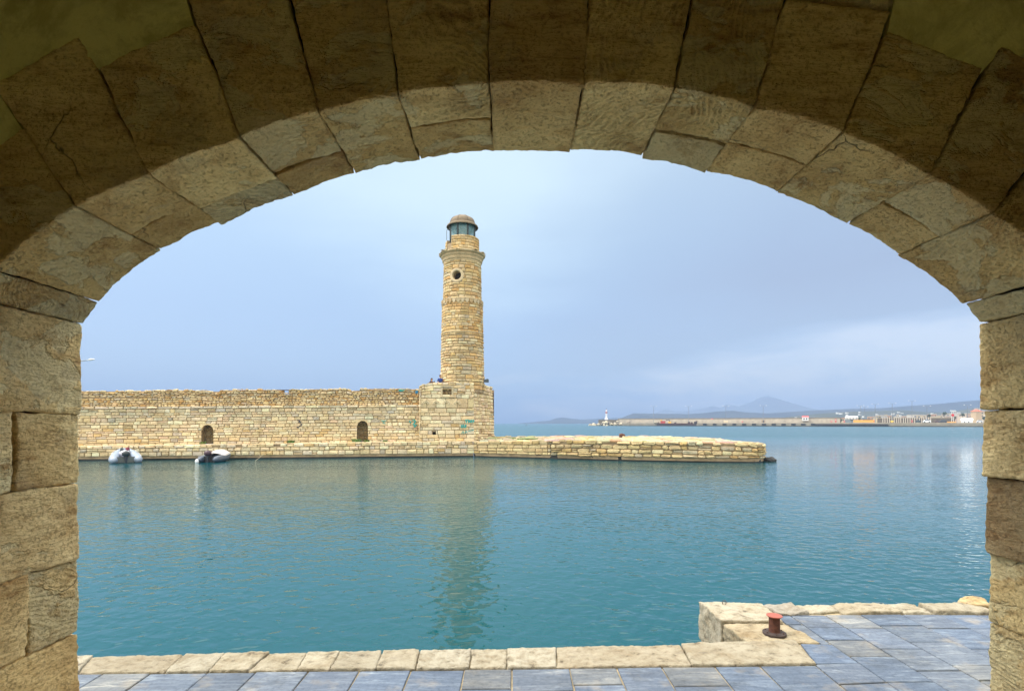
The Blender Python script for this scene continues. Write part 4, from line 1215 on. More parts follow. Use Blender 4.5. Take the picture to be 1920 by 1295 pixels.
# ================================================================== INFLATABLE BOATS
def dinghy(name, x, y, rz, L, W, rt, ctube, ccover, label, kind):
    t = empty(name, (0, 0, 0), label, 'boat', 'inflatable boats moored at the harbour wall')
    # local frame: bow towards +Y, stern at y=0
    hw_ = W / 2 - rt
    def tb(s):
        if kind == 'grey':
            return ([(s*hw_, -.42, .20), (s*hw_, -.2, .22), (s*hw_, .2, .25), (s*hw_*.94, L*.3, .34), (s*hw_*.80, L*.5, .48), (s*hw_*.56, L*.72, .64), (s*hw_*.26, L*.92, .78), (0, L, .80)],
                    [rt*.35, rt*.86, rt, rt, rt*.96, rt*.92, rt*.85, rt*.8])
        pts = [(s * hw_, -.45, .20), (s * hw_, -.2, .22), (s * hw_, .3, .23), (s * hw_ * 1.0, L * .45, .26), (s * hw_ * .9, L * .65, .32), (s * hw_ * .62, L * .85, .42), (s * hw_ * .2, L * .97, .5), (0, L, .52)]
        rr = [rt * .30, rt * .82, rt, rt, rt, rt * .98, rt * .9, rt * .85]
        return pts, rr
    for s in (-1, 1):
        mb = MB(); p, r_ = tb(s); mb.tube(p, r_, 18, ctube); mb.build('side_tube', M['rubber'], t, smooth=True)
        mb = MB(); mb.tube([(a + s * rt * .98, b, c + .02) for a, b, c in p[1:6]], .018, 6, (.12,.13,.16)); mb.build('rubbing_strake', M['rubber'], t)
        mb = MB(); mb.tube([(a + s * rt * .6, b, c + rt * .86 + (.03 if k % 2 else 0)) for k, (a, b, c) in enumerate(p[1:6])], .012, 5, (.6,.6,.62)); mb.build('grab_rope', M['cloth'], t)
    mb = MB(); mb.box((-hw_ + rt * .6, .0, .02), (hw_ - rt * .6, .06, .46), (.12,.14,.14) if kind == 'grey' else (.03,.03,.035)); mb.build('transom', M['paint'], t)
    mb = MB(); mb.prism([(-hw_, .06), (hw_, .06), (hw_ * .9, L * .6), (0, L * .92), (-hw_ * .9, L * .6)], .05, .09, (.35,.37,.38)); mb.build('floor', M['paint'], t)
    mb = MB(); mb.box((-hw_, L * .38, .34), (hw_, L * .38 + .25, .39), (.16,.18,.30)); mb.build('bench', M['paint'], t)
    # outboard motor
    ob = (.03,.035,.045)
    mb = MB(); mb.tube([(0, -.26, .50), (0, -.24, .60), (0, -.20, .78), (0, -.14, .88)], [.12, .26, .25, .10], 14, (.02,.03,.035) if kind == 'grey' else (.06,.03,.045)); mb.build('motor_cowl', M['metal'], t, smooth=True)
    mb = MB(); mb.tube([(0, -.24, .58), (0, -.26, .2), (0, -.27, -.15)], [.12, .08, .05], 10, ob); mb.box((-.12, -.2, .40), (.12, -.02, .52), ob); mb.build('motor_leg', M['metal'], t)
    mb = MB(); mb.tube([(0, -.1, .68), (.1, .22, .74), (.14, .42, .74)], [.03, .025, .03], 8, ob); mb.build('tiller', M['metal'], t)
    if kind == 'grey':
        mb = MB(); mb.blob((-.05, L * .5, .66), (.36, .34, .26), 5, .3, 14, 9, (.55,.55,.62)); mb.build('folded_cover', M['cloth'], t)
        mb = MB(); mb.blob((.16, L * .6, .98), (.15, .14, .13), 6, .4, 10, 7, (.18,.03,.05)); mb.blob((-.2, L * .6, .96), (.12, .10, .13), 7, .4, 10, 7, (.06,.08,.08)); mb.build('gear_bag', M['cloth'], t)
        mb = MB(); mb.tube([(-.28, L * .62, .4), (-.28, L * .62, 1.02)], .02, 6, (.06,.06,.06)); mb.build('rail_post', M['metal'], t); mb = MB(); mb.tube([(.28, L * .62, .4), (.28, L * .62, .95)], .02, 6, (.06,.06,.06)); mb.build('rail_post', M['metal'], t)
    else:
        V = []; n = 12; m_ = 8
        for i in range(n + 1):
            yy = L * (.34 + .64 * i / n)
            wv = (hw_ + rt * .75) * (1 if yy < L * .6 else math.sqrt(max(.03, 1 - ((yy - L * .6) / (L * .42)) ** 2)))
            for j in range(m_ + 1):
                s = -1 + 2 * j / m_
                V.append((s * wv, yy, .47 + .36 * (1 - s * s) * (.55 + .45 * math.sin(PI * min(1, i / n * 1.1))) + .13 * i / n + .02 * n1(i * 1.3 + j * 2.1, 4)))
        nn = len(V); V += [(a, b, c - .06) for a, b, c in V]; Fc = []
        for i in range(n):
            for j in range(m_):
                k = i * (m_ + 1) + j; Fc.append((k, k+1, k+m_+2, k+m_+1)); Fc.append((nn+k, nn+k+m_+1, nn+k+m_+2, nn+k+1))
        for i in range(n):
            for j in (0, m_):
                k = i * (m_ + 1) + j; Fc.append((k, k+m_+1, nn+k+m_+1, nn+k))
        for j in range(m_):
            for i in (0, n):
                k = i * (m_ + 1) + j; Fc.append((k, k+1, nn+k+1, nn+k))
        mb = MB(); mb.add(V, Fc, ccover); mb.build('white_cover', M['cloth'], t, smooth=True)
        mb = MB(); mb.blob((-hw_ - .1, -.5, .10), (.14, .12, .18), 3, .1, 12, 8, (.75,.77,.8)); mb.build('fender', M['rubber'], t)
        mb = MB(); mb.blob((-.05, .05, .72), (.20, .2, .14), 8, .4, 12, 8, (.10,.05,.08)); mb.build('gear_bag', M['cloth'], t)
    t.location = (x, y, 0); t.rotation_euler = (0, 0, rz)
    return t
dinghy('inflatable_boat', xx(236, 40.3), 40.3, .66, 2.7, 2.12, .30, (.27,.33,.42), None, 'pale grey inflatable dinghy with a black outboard motor, seen from the stern', 'grey')
dinghy('inflatable_boat', xx(392, 41.0), 41.0, .10, 2.8, 1.65, .27, (.075,.10,.14), (.62,.59,.58), 'dark grey inflatable dinghy with a white cover over its bow', 'dark')
for (x0, y0, z0, x1, y1, lab) in ((xx(236, 43.2), 43.15, .55, xx(228, 43.7), 43.8, 'thin mooring line from the pale grey dinghy up to the quay ledge'), (xx(428, 43.4), 43.4, .55, xx(436, 44.4), 44.75, 'thin mooring line from the covered dark dinghy up to the quay ledge')):
    mb = MB(); mb.tube([(x0, y0, z0), ((x0+x1)/2, (y0+y1)/2, z0 + .2), (x1, y1, 1.2)], .018, 5, (.35,.33,.28)); tag(mb.build('mooring_line', M['cloth']), lab, 'rope', 'mooring lines')

# ================================================================== PEOPLE ON THE BASTION
def skin_body(name, J, E, parent, mat, col, rad, sub=1):
    me = bpy.data.meshes.new(name); me.from_pydata([Vector(j) for j in J], E, [])
    o = bpy.data.objects.new(name, me); COL.objects.link(o)
    m = o.modifiers.new('skin', 'SKIN'); m.use_smooth_shade = True
    for v, r_ in zip(me.skin_vertices[0].data, rad): v.radius = (r_, r_)
    me.skin_vertices[0].data[0].use_root = True
    s = o.modifiers.new('sub', 'SUBSURF'); s.levels = sub; s.render_levels = sub
    bpy.context.view_layer.update()
    dg = bpy.context.evaluated_depsgraph_get()
    ev = bpy.data.meshes.new_from_object(o.evaluated_get(dg))
    at_ = ev.attributes.get('tint') or ev.attributes.new('tint', 'FLOAT_COLOR', 'FACE')
    arr = np.ones((len(ev.polygons), 4)); arr[:, :3] = col; at_.data.foreach_set('color', arr.ravel())
    ev.materials.clear(); ev.materials.append(mat)
    ev.polygons.foreach_set('use_smooth', [True] * len(ev.polygons))
    o.modifiers.clear(); o.data = ev; o.parent = parent
    return o
def person(loc, rz, label, shirt, trousers, hair, arm_up, long_hair):
    """seated figure, facing -Y in its own frame, z=0 is the surface it sits on"""
    t = empty('person', (0, 0, 0), label, 'person', 'people sitting on the bastion')
    J = [(0,0,.10),(0,0,.28),(0,-.01,.46),(0,-.01,.56),(0,-.02,.63),(0,-.03,.74),(0,-.035,.83)]
    rad = [.15,.13,.145,.07,.055,.088,.075]
    E = [(i, i+1) for i in range(6)]
    def limb(root, pts, rr):
        k = root
        for p, r_ in zip(pts, rr):
            J.append(p); rad.append(r_); E.append((k, len(J)-1)); k = len(J)-1
        return k
    for s in (-1, 1):
        limb(0, [(s*.10,-.05,.10),(s*.14,-.45,.36 if long_hair else .12),(s*.14,-.60,.02 if long_hair else -.30),(s*.14,-.72,0 if long_hair else -.36)], [.10,.065,.045,.035])
        if s == arm_up: hnd = [(s*.19,-.01,.52),(s*.26,-.10,.27),(s*.14,-.34,.42),(s*.12,-.40,.45)]
        else: hnd = [(s*.19,-.01,.52),(s*.27,0,.26),(s*.22,-.22,.14),(s*.20,-.30,.14)]
        k = limb(2, hnd, [.06,.042,.030,.026])
        h = Vector(hnd[-1]); pr = Vector(hnd[-2]); d = (h - pr).normalized(); sd = d.cross(Vector((0,0,1))).normalized()
        for q, (of, ln) in enumerate(((-.028,.055),(-.01,.07),(.01,.066),(.026,.05))):
            a = h + sd * of + d * .03; b = a + d * ln * .6 + Vector((0,0,-.015))
            limb(k, [a, b], [.010,.008])
        limb(k, [h - d*.02 + sd * (-s) * .04 + Vector((0,0,.01)), h + sd * (-s) * .05 + d*.02], [.011,.009])
    body = skin_body('body', J, E, t, M['skin'], (1, 1, 1), rad)
    # clothes: sleeves, torso and trousers as skinned shells slightly larger than the body
    tj = [J[0], J[1], J[2], (0,-.01,.555)]; tr = [.165,.15,.16,.09]; te = [(0,1),(1,2),(2,3)]
    jj = list(tj); rr = list(tr)
    for s in (-1, 1):
        el = (s*.26,-.10,.27) if s == arm_up else (s*.27,0,.26)
        jj += [(s*.19,-.01,.52), el]; rr += [.075,.056]; te += [(2, len(jj)-2), (len(jj)-2, len(jj)-1)]
    skin_body('shirt', jj, te, t, M['cloth'], shirt, rr)
    jj = [(0,0,.09)]; rr = [.165]; te = []
    for s in (-1, 1):
        p = [(s*.10,-.05,.10),(s*.14,-.45,.36 if long_hair else .12),(s*.14,-.58,.06 if long_hair else -.26)]
        jj += p; rr += [.115,.08,.06]; n = len(jj); te += [(0, n-3), (n-3, n-2), (n-2, n-1)]
    skin_body('trousers', jj, te, t, M['cloth'], trousers, rr)
    mb = MB(); mb.blob((0, .015, .80), (.098, .105, .105), 2, .12, 16, 10, hair)
    if long_hair: mb.blob((0, .06, .66), (.10, .06, .17), 5, .2, 12, 9, hair)
    mb.build('hair', M['cloth'], t, smooth=True)
    mb = MB(); mb.tube([(0,-.11,.775),(0,-.135,.755),(0,-.115,.745)], [.010,.014,.010], 6); mb.build('nose', M['skin'], t)
    for s in (-1, 1):
        mb = MB(); mb.blob((s*.032,-.104,.79), (.012,.008,.009), 1, 0, 8, 6, (.05,.03,.02)); mb.build('eye', M['paint'], t)
        mb = MB(); mb.blob((s*.092,-.02,.78), (.012,.02,.03), 1, .1, 8, 6); mb.build('ear', M['skin'], t)
    mb = MB(); mb.tube([(-.022,-.108,.722),(0,-.114,.72),(.022,-.108,.722)], .006, 5, (.35,.10,.08)); mb.build('mouth', M['paint'], t)
    t.location = loc; t.rotation_euler = (0, 0, rz)
    return t
plat = btop - .45
person((xx(809.5, 48.9), 48.9, btop - .43), .6, 'dark haired person in dark clothes sitting on the bastion edge holding up a phone', (.05,.02,.03), (.05,.05,.08), (.03,.015,.01), -1, True)
person((xx(825.5, 49.1), 49.1, btop - .12), .5, 'person in a blue shirt sitting against the foot of the lighthouse shaft', (.03,.07,.28), (.06,.07,.12), (.05,.02,.012), 1, False)
mb = MB(); c_ = at(814.5, 711, 48.5); mb.box((c_[0]-.04, c_[1]-.01, btop + .02), (c_[0]+.04, c_[1], btop + .16), (.02,.02,.03)); tag(mb.build('mobile_phone', M['metal']), 'small dark phone held up by the seated person in dark clothes', 'phone')
# step the second person sits on
mb = MB(); mb.box((xx(825.5,49.1)-.35, 48.9, btop-.46), (xx(825.5,49.1)+.3, 49.5, btop-.12), (.6,.5,.34)); tag(mb.build('stone_block', M['far']), 'pale stone block used as a seat against the foot of the lighthouse shaft', 'stone block')
# floodlight on the right of the bastion
fx_, fy_, fz_ = at(908, 714, 49.9)
fl = empty('floodlight', (fx_, fy_, btop - .1), 'dark tilted floodlight on the right corner of the bastion top', 'floodlight')
mb = MB(); V = []
for (dx, dz) in ((-.48, -.10), (.42, -.14), (.42, .12), (.30, .20)):
    V += [(fx_ + dx, fy_ - .18, fz_ + dz), (fx_ + dx, fy_ + .18, fz_ + dz)]
mb.add(V, [(0,2,4,6),(1,7,5,3),(0,1,3,2),(2,3,5,4),(4,5,7,6),(6,7,1,0)], (.05,.07,.09)); mb.build('housing', M['metal'], fl)
mb = MB(); mb.tube([(fx_ - .1, fy_, fz_ - .1), (fx_ - .1, fy_, btop - .3)], .04, 6, (.06,.06,.07)); mb.build('bracket', M['metal'], fl)

# street lamp beyond the wall on the left
lx, ly, _ = at(112, 690, 62)
def street_lamp(x, y, z0, z1, arms, s, label, group=None, col=(.30,.32,.33), name='street_lamp'):
    t = empty(name, (x, y, z0), label, 'lamp post', group)
    mb = MB(); mb.tube([(x, y, z0), (x, y, z1)], [.16 * s, .08 * s], 8, col); mb.build('pole', M['metal'], t)
    for (dx, dz) in arms:
        mb = MB(); mb.tube([(x, y, z1 - .1), (x + dx * .5, y, z1 + dz * .7), (x + dx, y, z1 + dz)], .05 * s, 6, col); mb.build('arm', M['metal'], t)
        e = 1 if dx > 0 else -1
        mb = MB(); mb.tube([(x + dx - .1 * e, y, z1 + dz), (x + dx + .25 * e * s, y, z1 + dz + .06), (x + dx + .75 * e * s, y, z1 + dz + .10)], [.05 * s, .14 * s, .06 * s], 8, (.62,.64,.66)); mb.build('lamp_head', M['metal'], t)
    return t
hz = zz(675.5, 62); hx = xx(172, 62)
street_lamp(lx, ly, .8, hz - .75, [(hx - lx - .4, .78)], 1.0, 'curved grey street lamp reaching over the wall at the far left')

# ================================================================== FAR HARBOUR
FR = random.Random(99)
J0 = Vector((xx(1166, 600), 600)); J1 = Vector((xx(1990, 405), 405))
def jet(px, back=0):
    """point on the waterside line of the far jetty seen at column px, moved back"""
    d = (J1 - J0); k = (px - CX) / F
    n_ = Vector((-d.y, d.x)).normalized()
    if n_.y < 0: n_ = -n_
    a = J0 + n_ * back
    t = (k * a.y - a.x) / (d.x - k * d.y)
    return a + d * t
JZ = 3.35
jt = empty('jetty', (*jet(1500), 0), 'long pale concrete jetty across the far harbour', 'jetty')
def strip(mb, p0, p1, b0, b1, z0, z1, col=(1,1,1)):
    a, b = jet(p0, b0), jet(p1, b0); c, d = jet(p1, b1), jet(p0, b1)
    mb.prism([tuple(a), tuple(b), tuple(c), tuple(d)], z0, z1, col)
mb = MB(); strip(mb, 1166, 1990, 0, 26, -.8, JZ - .5, (.80,.78,.70)); strip(mb, 1166, 1990, .3, 26, JZ - .5, JZ, (1.1,1.08,1.0)); mb.build('deck', M['conc'], jt)
mb = MB(); strip(mb, 1166, 1990, -.05, 0, -.6, .75, (.22,.21,.17)); mb.build('tide_line', M['conc'], jt)
mb = MB(); strip(mb, 1160, 1575, 26, 29, 0, zz(786.5, 640), (1.15,1.12,1.08)); mb.build('breakwater_wall', M['conc'], jt)
mb = MB(); strip(mb, 1158, 1577, 28.9, 30, 0, zz(784.6, 640), (.55,.54,.5)); mb.build('wall_coping', M['conc'], jt)
# black rubber fenders and the long row of tyres
fo = None
for k in range(12):
    px = 1321 + k * 18.4
    if fo is None:
        a = jet(px); mb = MB(); d = (J1 - J0).normalized()
        q = [Vector((0, -.5)) , Vector((0, -.5)) + d * 3.6, d * 3.6, Vector((0, 0))]
        mb.prism([tuple(v) for v in q], 1.0, 2.6, (.02,.02,.02)); fo = mb.build('fender', M['rubber']); o = fo
    else:
        o = fo.copy(); COL.objects.link(o)
    p = jet(px - 3.2); o.location = (p.x, p.y, 0)
    ordn = ['first','second','third','fourth','fifth','sixth','seventh','eighth','ninth','tenth','eleventh','twelfth'][k]
    tag(o, f'black fender block on the jetty face, {ordn} in the row counting from the barge', 'fender', 'fender blocks on the jetty face')
ty = None
for k in range(30):
    px = 1532 + k * 4.5
    if ty is None:
        mb = MB(); mb.tube([(.85 * math.cos(t), 0, .85 * math.sin(t)) for t in [2*PI*j/12 for j in range(13)]], .34, 6, (.018,.018,.018), caps=False); ty = mb.build('tyre', M['rubber']); o = ty
    else: o = ty.copy(); COL.objects.link(o)
    p = jet(px); o.location = (p.x - .2, p.y - .5, 1.25 + FR.uniform(-.1, .1)); o.rotation_euler = (0, 0, math.atan2((J1-J0).y, (J1-J0).x))
    tag(o, 'black tyre hanging in the long row of tyres along the far jetty face', 'tyre', 'tyres hung along the jetty face')

# rocks at the head of the breakwater
RR = random.Random(4)
for k in range(46):
    px = RR.uniform(1101, 1196); 
    hmax = min(1, (px - 1098) / 30) if px < 1160 else max(.35, 1 - (px - 1160) / 60)
    Y = RR.uniform(628, 660); z = RR.uniform(0, 5.6) * hmax
    s = RR.uniform(1.2, 2.4)
    mb = MB(); c = (xx(px, Y), Y - 14 - (1 - z / 6) * 6, z * .9)
    g = RR.uniform(.7, 1.1); mb.blob(c, (s, s, s * .8), k, .6, 9, 6, RR.choice([(.55*g,.48*g,.34*g),(.42*g,.37*g,.27*g),(.60*g,.52*g,.38*g),(.22*g,.19*g,.15*g)]))
    tag(mb.build('boulder', M['rock']), 'armour boulder in the rock pile below the white harbour beacon', 'boulder', 'boulders at the breakwater head')
mb = MB(); hx0 = [(xx(1104, 640), 640), (xx(1166, 622), 622), (xx(1200, 622), 622), (xx(1200, 670), 670), (xx(1110, 670), 670)]
mb.prism(hx0, -.6, 2.2, (.6,.56,.46)); mb.prism([(xx(1122, 640), 640), (xx(1180, 640), 640), (xx(1180, 664), 664), (xx(1122, 664), 664)], 2.2, zz(786.6, 645), (.55,.52,.44))
tag(mb.build('breakwater_head', M['conc']), 'low stone and concrete breakwater head under the white beacon', 'breakwater')
bx0 = xx(1137, 642)
bc = empty('beacon', (bx0, 642, 7), 'small white harbour beacon tower with red lantern on the breakwater head', 'lighthouse')
z7 = zz(786.8, 642)
mb = MB(); mb.lathe(bx0, 642, [(0, z7), (2.1, z7), (1.9, z7 + 1.6), (1.15, z7 + 2.2), (1.0, z7 + 8.0), (0, z7 + 8.0)], 10, (.72,.74,.76)); mb.build('tower', M['paint'], bc)
mb = MB(); mb.lathe(bx0, 642, [(0, z7 + 8.0), (1.35, z7 + 8.0), (1.35, z7 + 9.4), (0, z7 + 9.4)], 10, (.30,.05,.05)); mb.build('gallery', M['paint'], bc)
mb = MB(); mb.lathe(bx0, 642, [(0, z7 + 9.4), (.8, z7 + 9.4), (.8, z7 + 11.4), (0, z7 + 12.4)], 10, (.75,.70,.70)); mb.build('lantern', M['paint'], bc)
mb = MB(); mb.tube([(bx0, 642, z7 + 12.2), (bx0, 642, z7 + 13.8)], [.35, .1], 6, (.1,.04,.04)); mb.build('finial', M['paint'], bc)
mb = MB(); mb.tube([(xx(1130.3, 642), 642, z7 - .5), (xx(1130.3, 642), 642, z7 + 5.2)], .12, 6, (.2,.2,.2)); tag(mb.build('thin_mast', M['metal']), 'thin dark mast just left of the white beacon', 'mast')

# barge with its red cabin and yellow crane
p = jet(1268, -5); ba = empty('work_barge', (p.x, p.y, 0), 'low dark work barge with red cabin and yellow digger moored at the far jetty', 'barge')
def jb(mb, p0, p1, b0, b1, z0, z1, col):
    a, b = jet(p0, b0), jet(p1, b0); c, d = jet(p1, b1), jet(p0, b1)
    mb.prism([tuple(a), tuple(b), tuple(c), tuple(d)], z0, z1, col)
mb = MB(); jb(mb, 1231, 1306, -12, -2, -.4, 2.3, (.05,.035,.03)); jb(mb, 1236, 1300, -11.8, -2.2, 2.3, 2.9, (.13,.05,.03)); mb.build('hull', M['rust'], ba)
mb = MB(); jb(mb, 1238.5, 1247.5, -10, -4, 2.9, 5.4, (.42,.05,.035)); jb(mb, 1238, 1241.5, -10.2, -3.8, 5.4, 6.6, (.65,.35,.06)); mb.build('cabin', M['paint'], ba)
mb = MB(); jb(mb, 1253, 1258.5, -9, -5, 2.9, 4.8, (.70,.42,.05)); mb.build('digger_body', M['paint'], ba)
pa = jet(1256, -7); pb = jet(1249.5, -7); pm = jet(1254.5, -7)
mb = MB(); mb.tube([(pa.x, pa.y, 4.2), (pm.x, pm.y, 6.6), (pb.x, pb.y, 6.2), (pb.x - .5, pb.y, 5.4)], .4, 6, (.04,.035,.03)); mb.build('digger_arm', M['paint'], ba)
for q, (px, s) in enumerate(((1229, 1.3), (1233, 1.5), (1292, 1.1), (1297, .9), (1304, 1.4), (1266, .9))):
    mb = MB(); c = jet(px, -7); mb.blob((c.x, c.y, 2.9 + s * .4), (s * 1.3, s, s), q, .5, 9, 6, (.30,.26,.18) if q < 2 else (.05,.04,.035)); mb.build('deck_cargo', M['rust'], ba)
pa, pb = jet(1302, -6), jet(1308, -6); mb = MB(); mb.tube([(pa.x, pa.y, 2.9), (pb.x - 1.5, pb.y, 5.2), (pb.x, pb.y, 4.6)], .3, 6, (.06,.05,.04)); mb.build('davit', M['rust'], ba)

# lamp posts of the jetty and the port
lampset = [(1225.5, 762, 20, 'tall thin lamp post behind the left end of the barge'), (1291, 762, 20, 'tall thin lamp post behind the right end of the barge'), (1361, 762, 24, 'tall pale lamp post third from the left on the jetty'), (1431, 761, 20, 'tall lamp post standing over the small brown hut on the jetty'),
           (1613.5, 761, 14, 'dark lamp post left of its twin behind the yellow container'), (1621, 763, 22, 'second dark lamp post of the close pair behind the yellow container'), (1641, 758, 60, 'faint lamp post right of the yellow container'), (1673, 757, 10, 'tall dark lamp post over the yellow mooring block'),
           (1710, 752, 60, 'tall lamp post left of the white van'), (1738, 762, 30, 'lamp post directly behind the white van'), (1814, 760, 60, 'lamp post rising behind the white tent')]
for px, yt, back, lab in lampset:
    p = jet(px, back); z1 = zz(yt, p.y)
    street_lamp(p.x, p.y, JZ, z1, [(-2.4, .5), (2.4, .5)], 1.7, lab, 'lamp posts along the far port', (.16,.18,.20))
# things on the jetty: small hut, signs, huts, containers, cars
def thing_box(name, px0, px1, y0, y1, back, depth, col, label, cat, group=None, roof=None, extra=None, mat='paint'):
    p = jet((px0 + px1) / 2, back); t = empty(name, (p.x, p.y, JZ), label, cat, group)
    Y = p.y; zb, zt = max(JZ, zz(y1, Y)), zz(y0, Y)
    mb = MB(); a, b = jet(px0, back), jet(px1, back); c, d = jet(px1, back + depth), jet(px0, back + depth)
    mb.prism([tuple(a), tuple(b), tuple(c), tuple(d)], zb, zt, col); mb.build('body', M[mat], t)
    if roof:
        mb = MB(); e = .4; u = (b - a).normalized()
        m0, m1 = (a + d) / 2, (b + c) / 2; rh = roof[1]
        V = [(*(a - u*e), zt), (*(b + u*e), zt), (*(c + u*e), zt), (*(d - u*e), zt), (*m0, zt + rh), (*m1, zt + rh)]
        mb.add([tuple(v) for v in V], [(0,1,5,4),(2,3,4,5),(1,2,5),(3,0,4),(0,3,2,1)], roof[0]); mb.build('roof', M['paint'], t)
    if extra: extra(t, a, b, zb, zt)
    return t
def win(ks, w, z0f, z1f, col=(.05,.06,.08), name='window'):
    def f(t, a, b, zb, zt):
        u = (b - a); n_ = Vector((u.y, -u.x)).normalized() * .06
        if n_.y > 0: n_ = -n_
        for k in ks:
            q0, q1 = a + u * (k - w / 2), a + u * (k + w / 2)
            mb = MB(); z0, z1 = zb + (zt - zb) * z0f, zb + (zt - zb) * z1f
            mb.prism([tuple(q0), tuple(q1), tuple(q1 + n_), tuple(q0 + n_)], z0, z1, col); mb.build(name, M['paint'], t)
    return f
thing_box('hut', 1428, 1435, 787, 792, 4, 4, (.28,.20,.13), 'small brown hut on the jetty below a lamp post', 'hut', extra=win([.5], .3, .1, .8))
thing_box('tool_box', 1357, 1365, 789, 792, 4, 3, (.55,.45,.30), 'low tan box on the jetty under the pale lamp post', 'box', roof=((.42,.34,.22), .5))
thing_box('white_shed', 1504, 1516, 782, 788.5, 22, 6, (.62,.63,.63), 'white shed with a red roof at the root of the jetty', 'shed', roof=((.55,.05,.05), 1.3), extra=win([.3, .7], .2, .3, .8))
thing_box('ticket_booth', 1333, 1337, 785.2, 786.8, 26.5, 2, (.5,.10,.08), 'tiny red box on top of the breakwater wall', 'box', roof=((.4,.07,.05), .4))
for px, y, lab in ((1392, 789, 'small red sign post on the jetty left of the brown hut'), (1559, 788, 'red board standing on the quay right of the white shed'), (1567, 785, 'small orange red board behind the other boards'), (1583, 788, 'narrow red board left of the yellow container'), (1710, 787, 'red kiosk board in front of the row of pale posts')):
    thing_box('sign_board', px - 1.5, px + 1.5, y, 791.5, 6, .5, (.48,.07,.06), lab, 'sign', 'red boards on the far quay', extra=win([.5], .5, .5, .8, (.6,.5,.5), 'panel'))
thing_box('shipping_container', 1600, 1640, 787, 791.6, 12, 8, (.68,.34,.06), 'long yellow orange container on the far quay', 'container', extra=win([.97], .03, .1, .9, (.5,.05,.04), 'door_bar'))
thing_box('net_pile', 1618, 1637, 785.7, 787.0, 13, 5, (.05,.045,.03), 'dark heap of nets on the yellow container', 'nets', roof=((.05,.045,.03), .4))
thing_box('pavilion', 1585, 1608, 782.5, 786, 60, 12, (.50,.50,.47), 'long low building with a white curved roof behind the quay', 'building', roof=((.80,.80,.78), 1.4), extra=win([.15,.4,.65,.9], .12, .2, .7))
thing_box('mooring_block', 1670, 1675, 789, 791.6, 1, 1.5, (.72,.45,.03), 'small yellow mooring block on the quay edge under a tall lamp', 'block', roof=((.6,.4,.03), .4))
thing_box('road_barrier', 1776, 1792, 790.8, 792, 2, 1, (.72,.33,.03), 'low orange barrier at the foot of the red disc mast', 'barrier', roof=((.6,.28,.03), .2))
t = thing_box('tent', 1802, 1824, 787.5, 792, 8, 9, (.72,.74,.76), 'white pitched tent near the right end of the quay', 'tent', roof=((.78,.80,.82), 1.6), extra=win([.3, .65], .1, .0, .55))
# pale colonnade of posts
for k in range(22):
    px = 1655 + k * 4.3 + FR.uniform(-.4, .4)
    if k == 0:
        mb = MB(); mb.box((-.25, -.25, 0), (.25, .25, 5.2), (.50,.45,.38)); mb.box((-.4, -.4, 5.2), (.4, .4, 5.5), (.5,.46,.4)); cp0 = mb.build('pale_post', M['paint']); o = cp0
    else: o = cp0.copy(); COL.objects.link(o)
    p = jet(px, 34); o.location = (p.x, p.y, JZ - .3); o.scale = (1, 1, FR.uniform(.85, 1.05))
    tag(o, 'pale upright post in the long row of posts behind the far quay', 'post', 'row of pale posts behind the far quay')
mb = MB(); strip(mb, 1645, 1790, 40, 42, JZ - .3, JZ + 4.2, (.38,.34,.28)); strip(mb, 1645, 1790, 39.8, 42.2, JZ + 4.2, JZ + 4.7, (1.2,1.15,1.05))
tag(mb.build('yard_wall', M['conc']), 'long brown yard wall behind the row of pale posts', 'wall')
# red disc mast
p = jet(1786, 10); rm = empty('signal_mast', (p.x, p.y, JZ), 'white framed mast carrying a round red board above the orange barrier', 'mast')
mb = MB()
for dx in (-.8, .8): mb.tube([(p.x + dx, p.y, JZ), (p.x + dx * .8, p.y, zz(771, p.y))], .18, 6, (.7,.7,.7))
for y in (771, 780, 786): mb.box((p.x - .9, p.y - .1, zz(y, p.y)), (p.x + .9, p.y + .1, zz(y, p.y) + .3), (.7,.7,.7))
mb.box((p.x - 1.8, p.y - .4, zz(770.5, p.y)), (p.x + 2.6, p.y + .4, zz(769, p.y)), (.7,.72,.74)); mb.build('frame', M['paint'], rm)
mb = MB(); mb.tube([(p.x, p.y - .5, zz(778, p.y)), (p.x, p.y - .2, zz(778, p.y))], 1.15, 16, (.62,.03,.03)); mb.build('disc', M['paint'], rm)
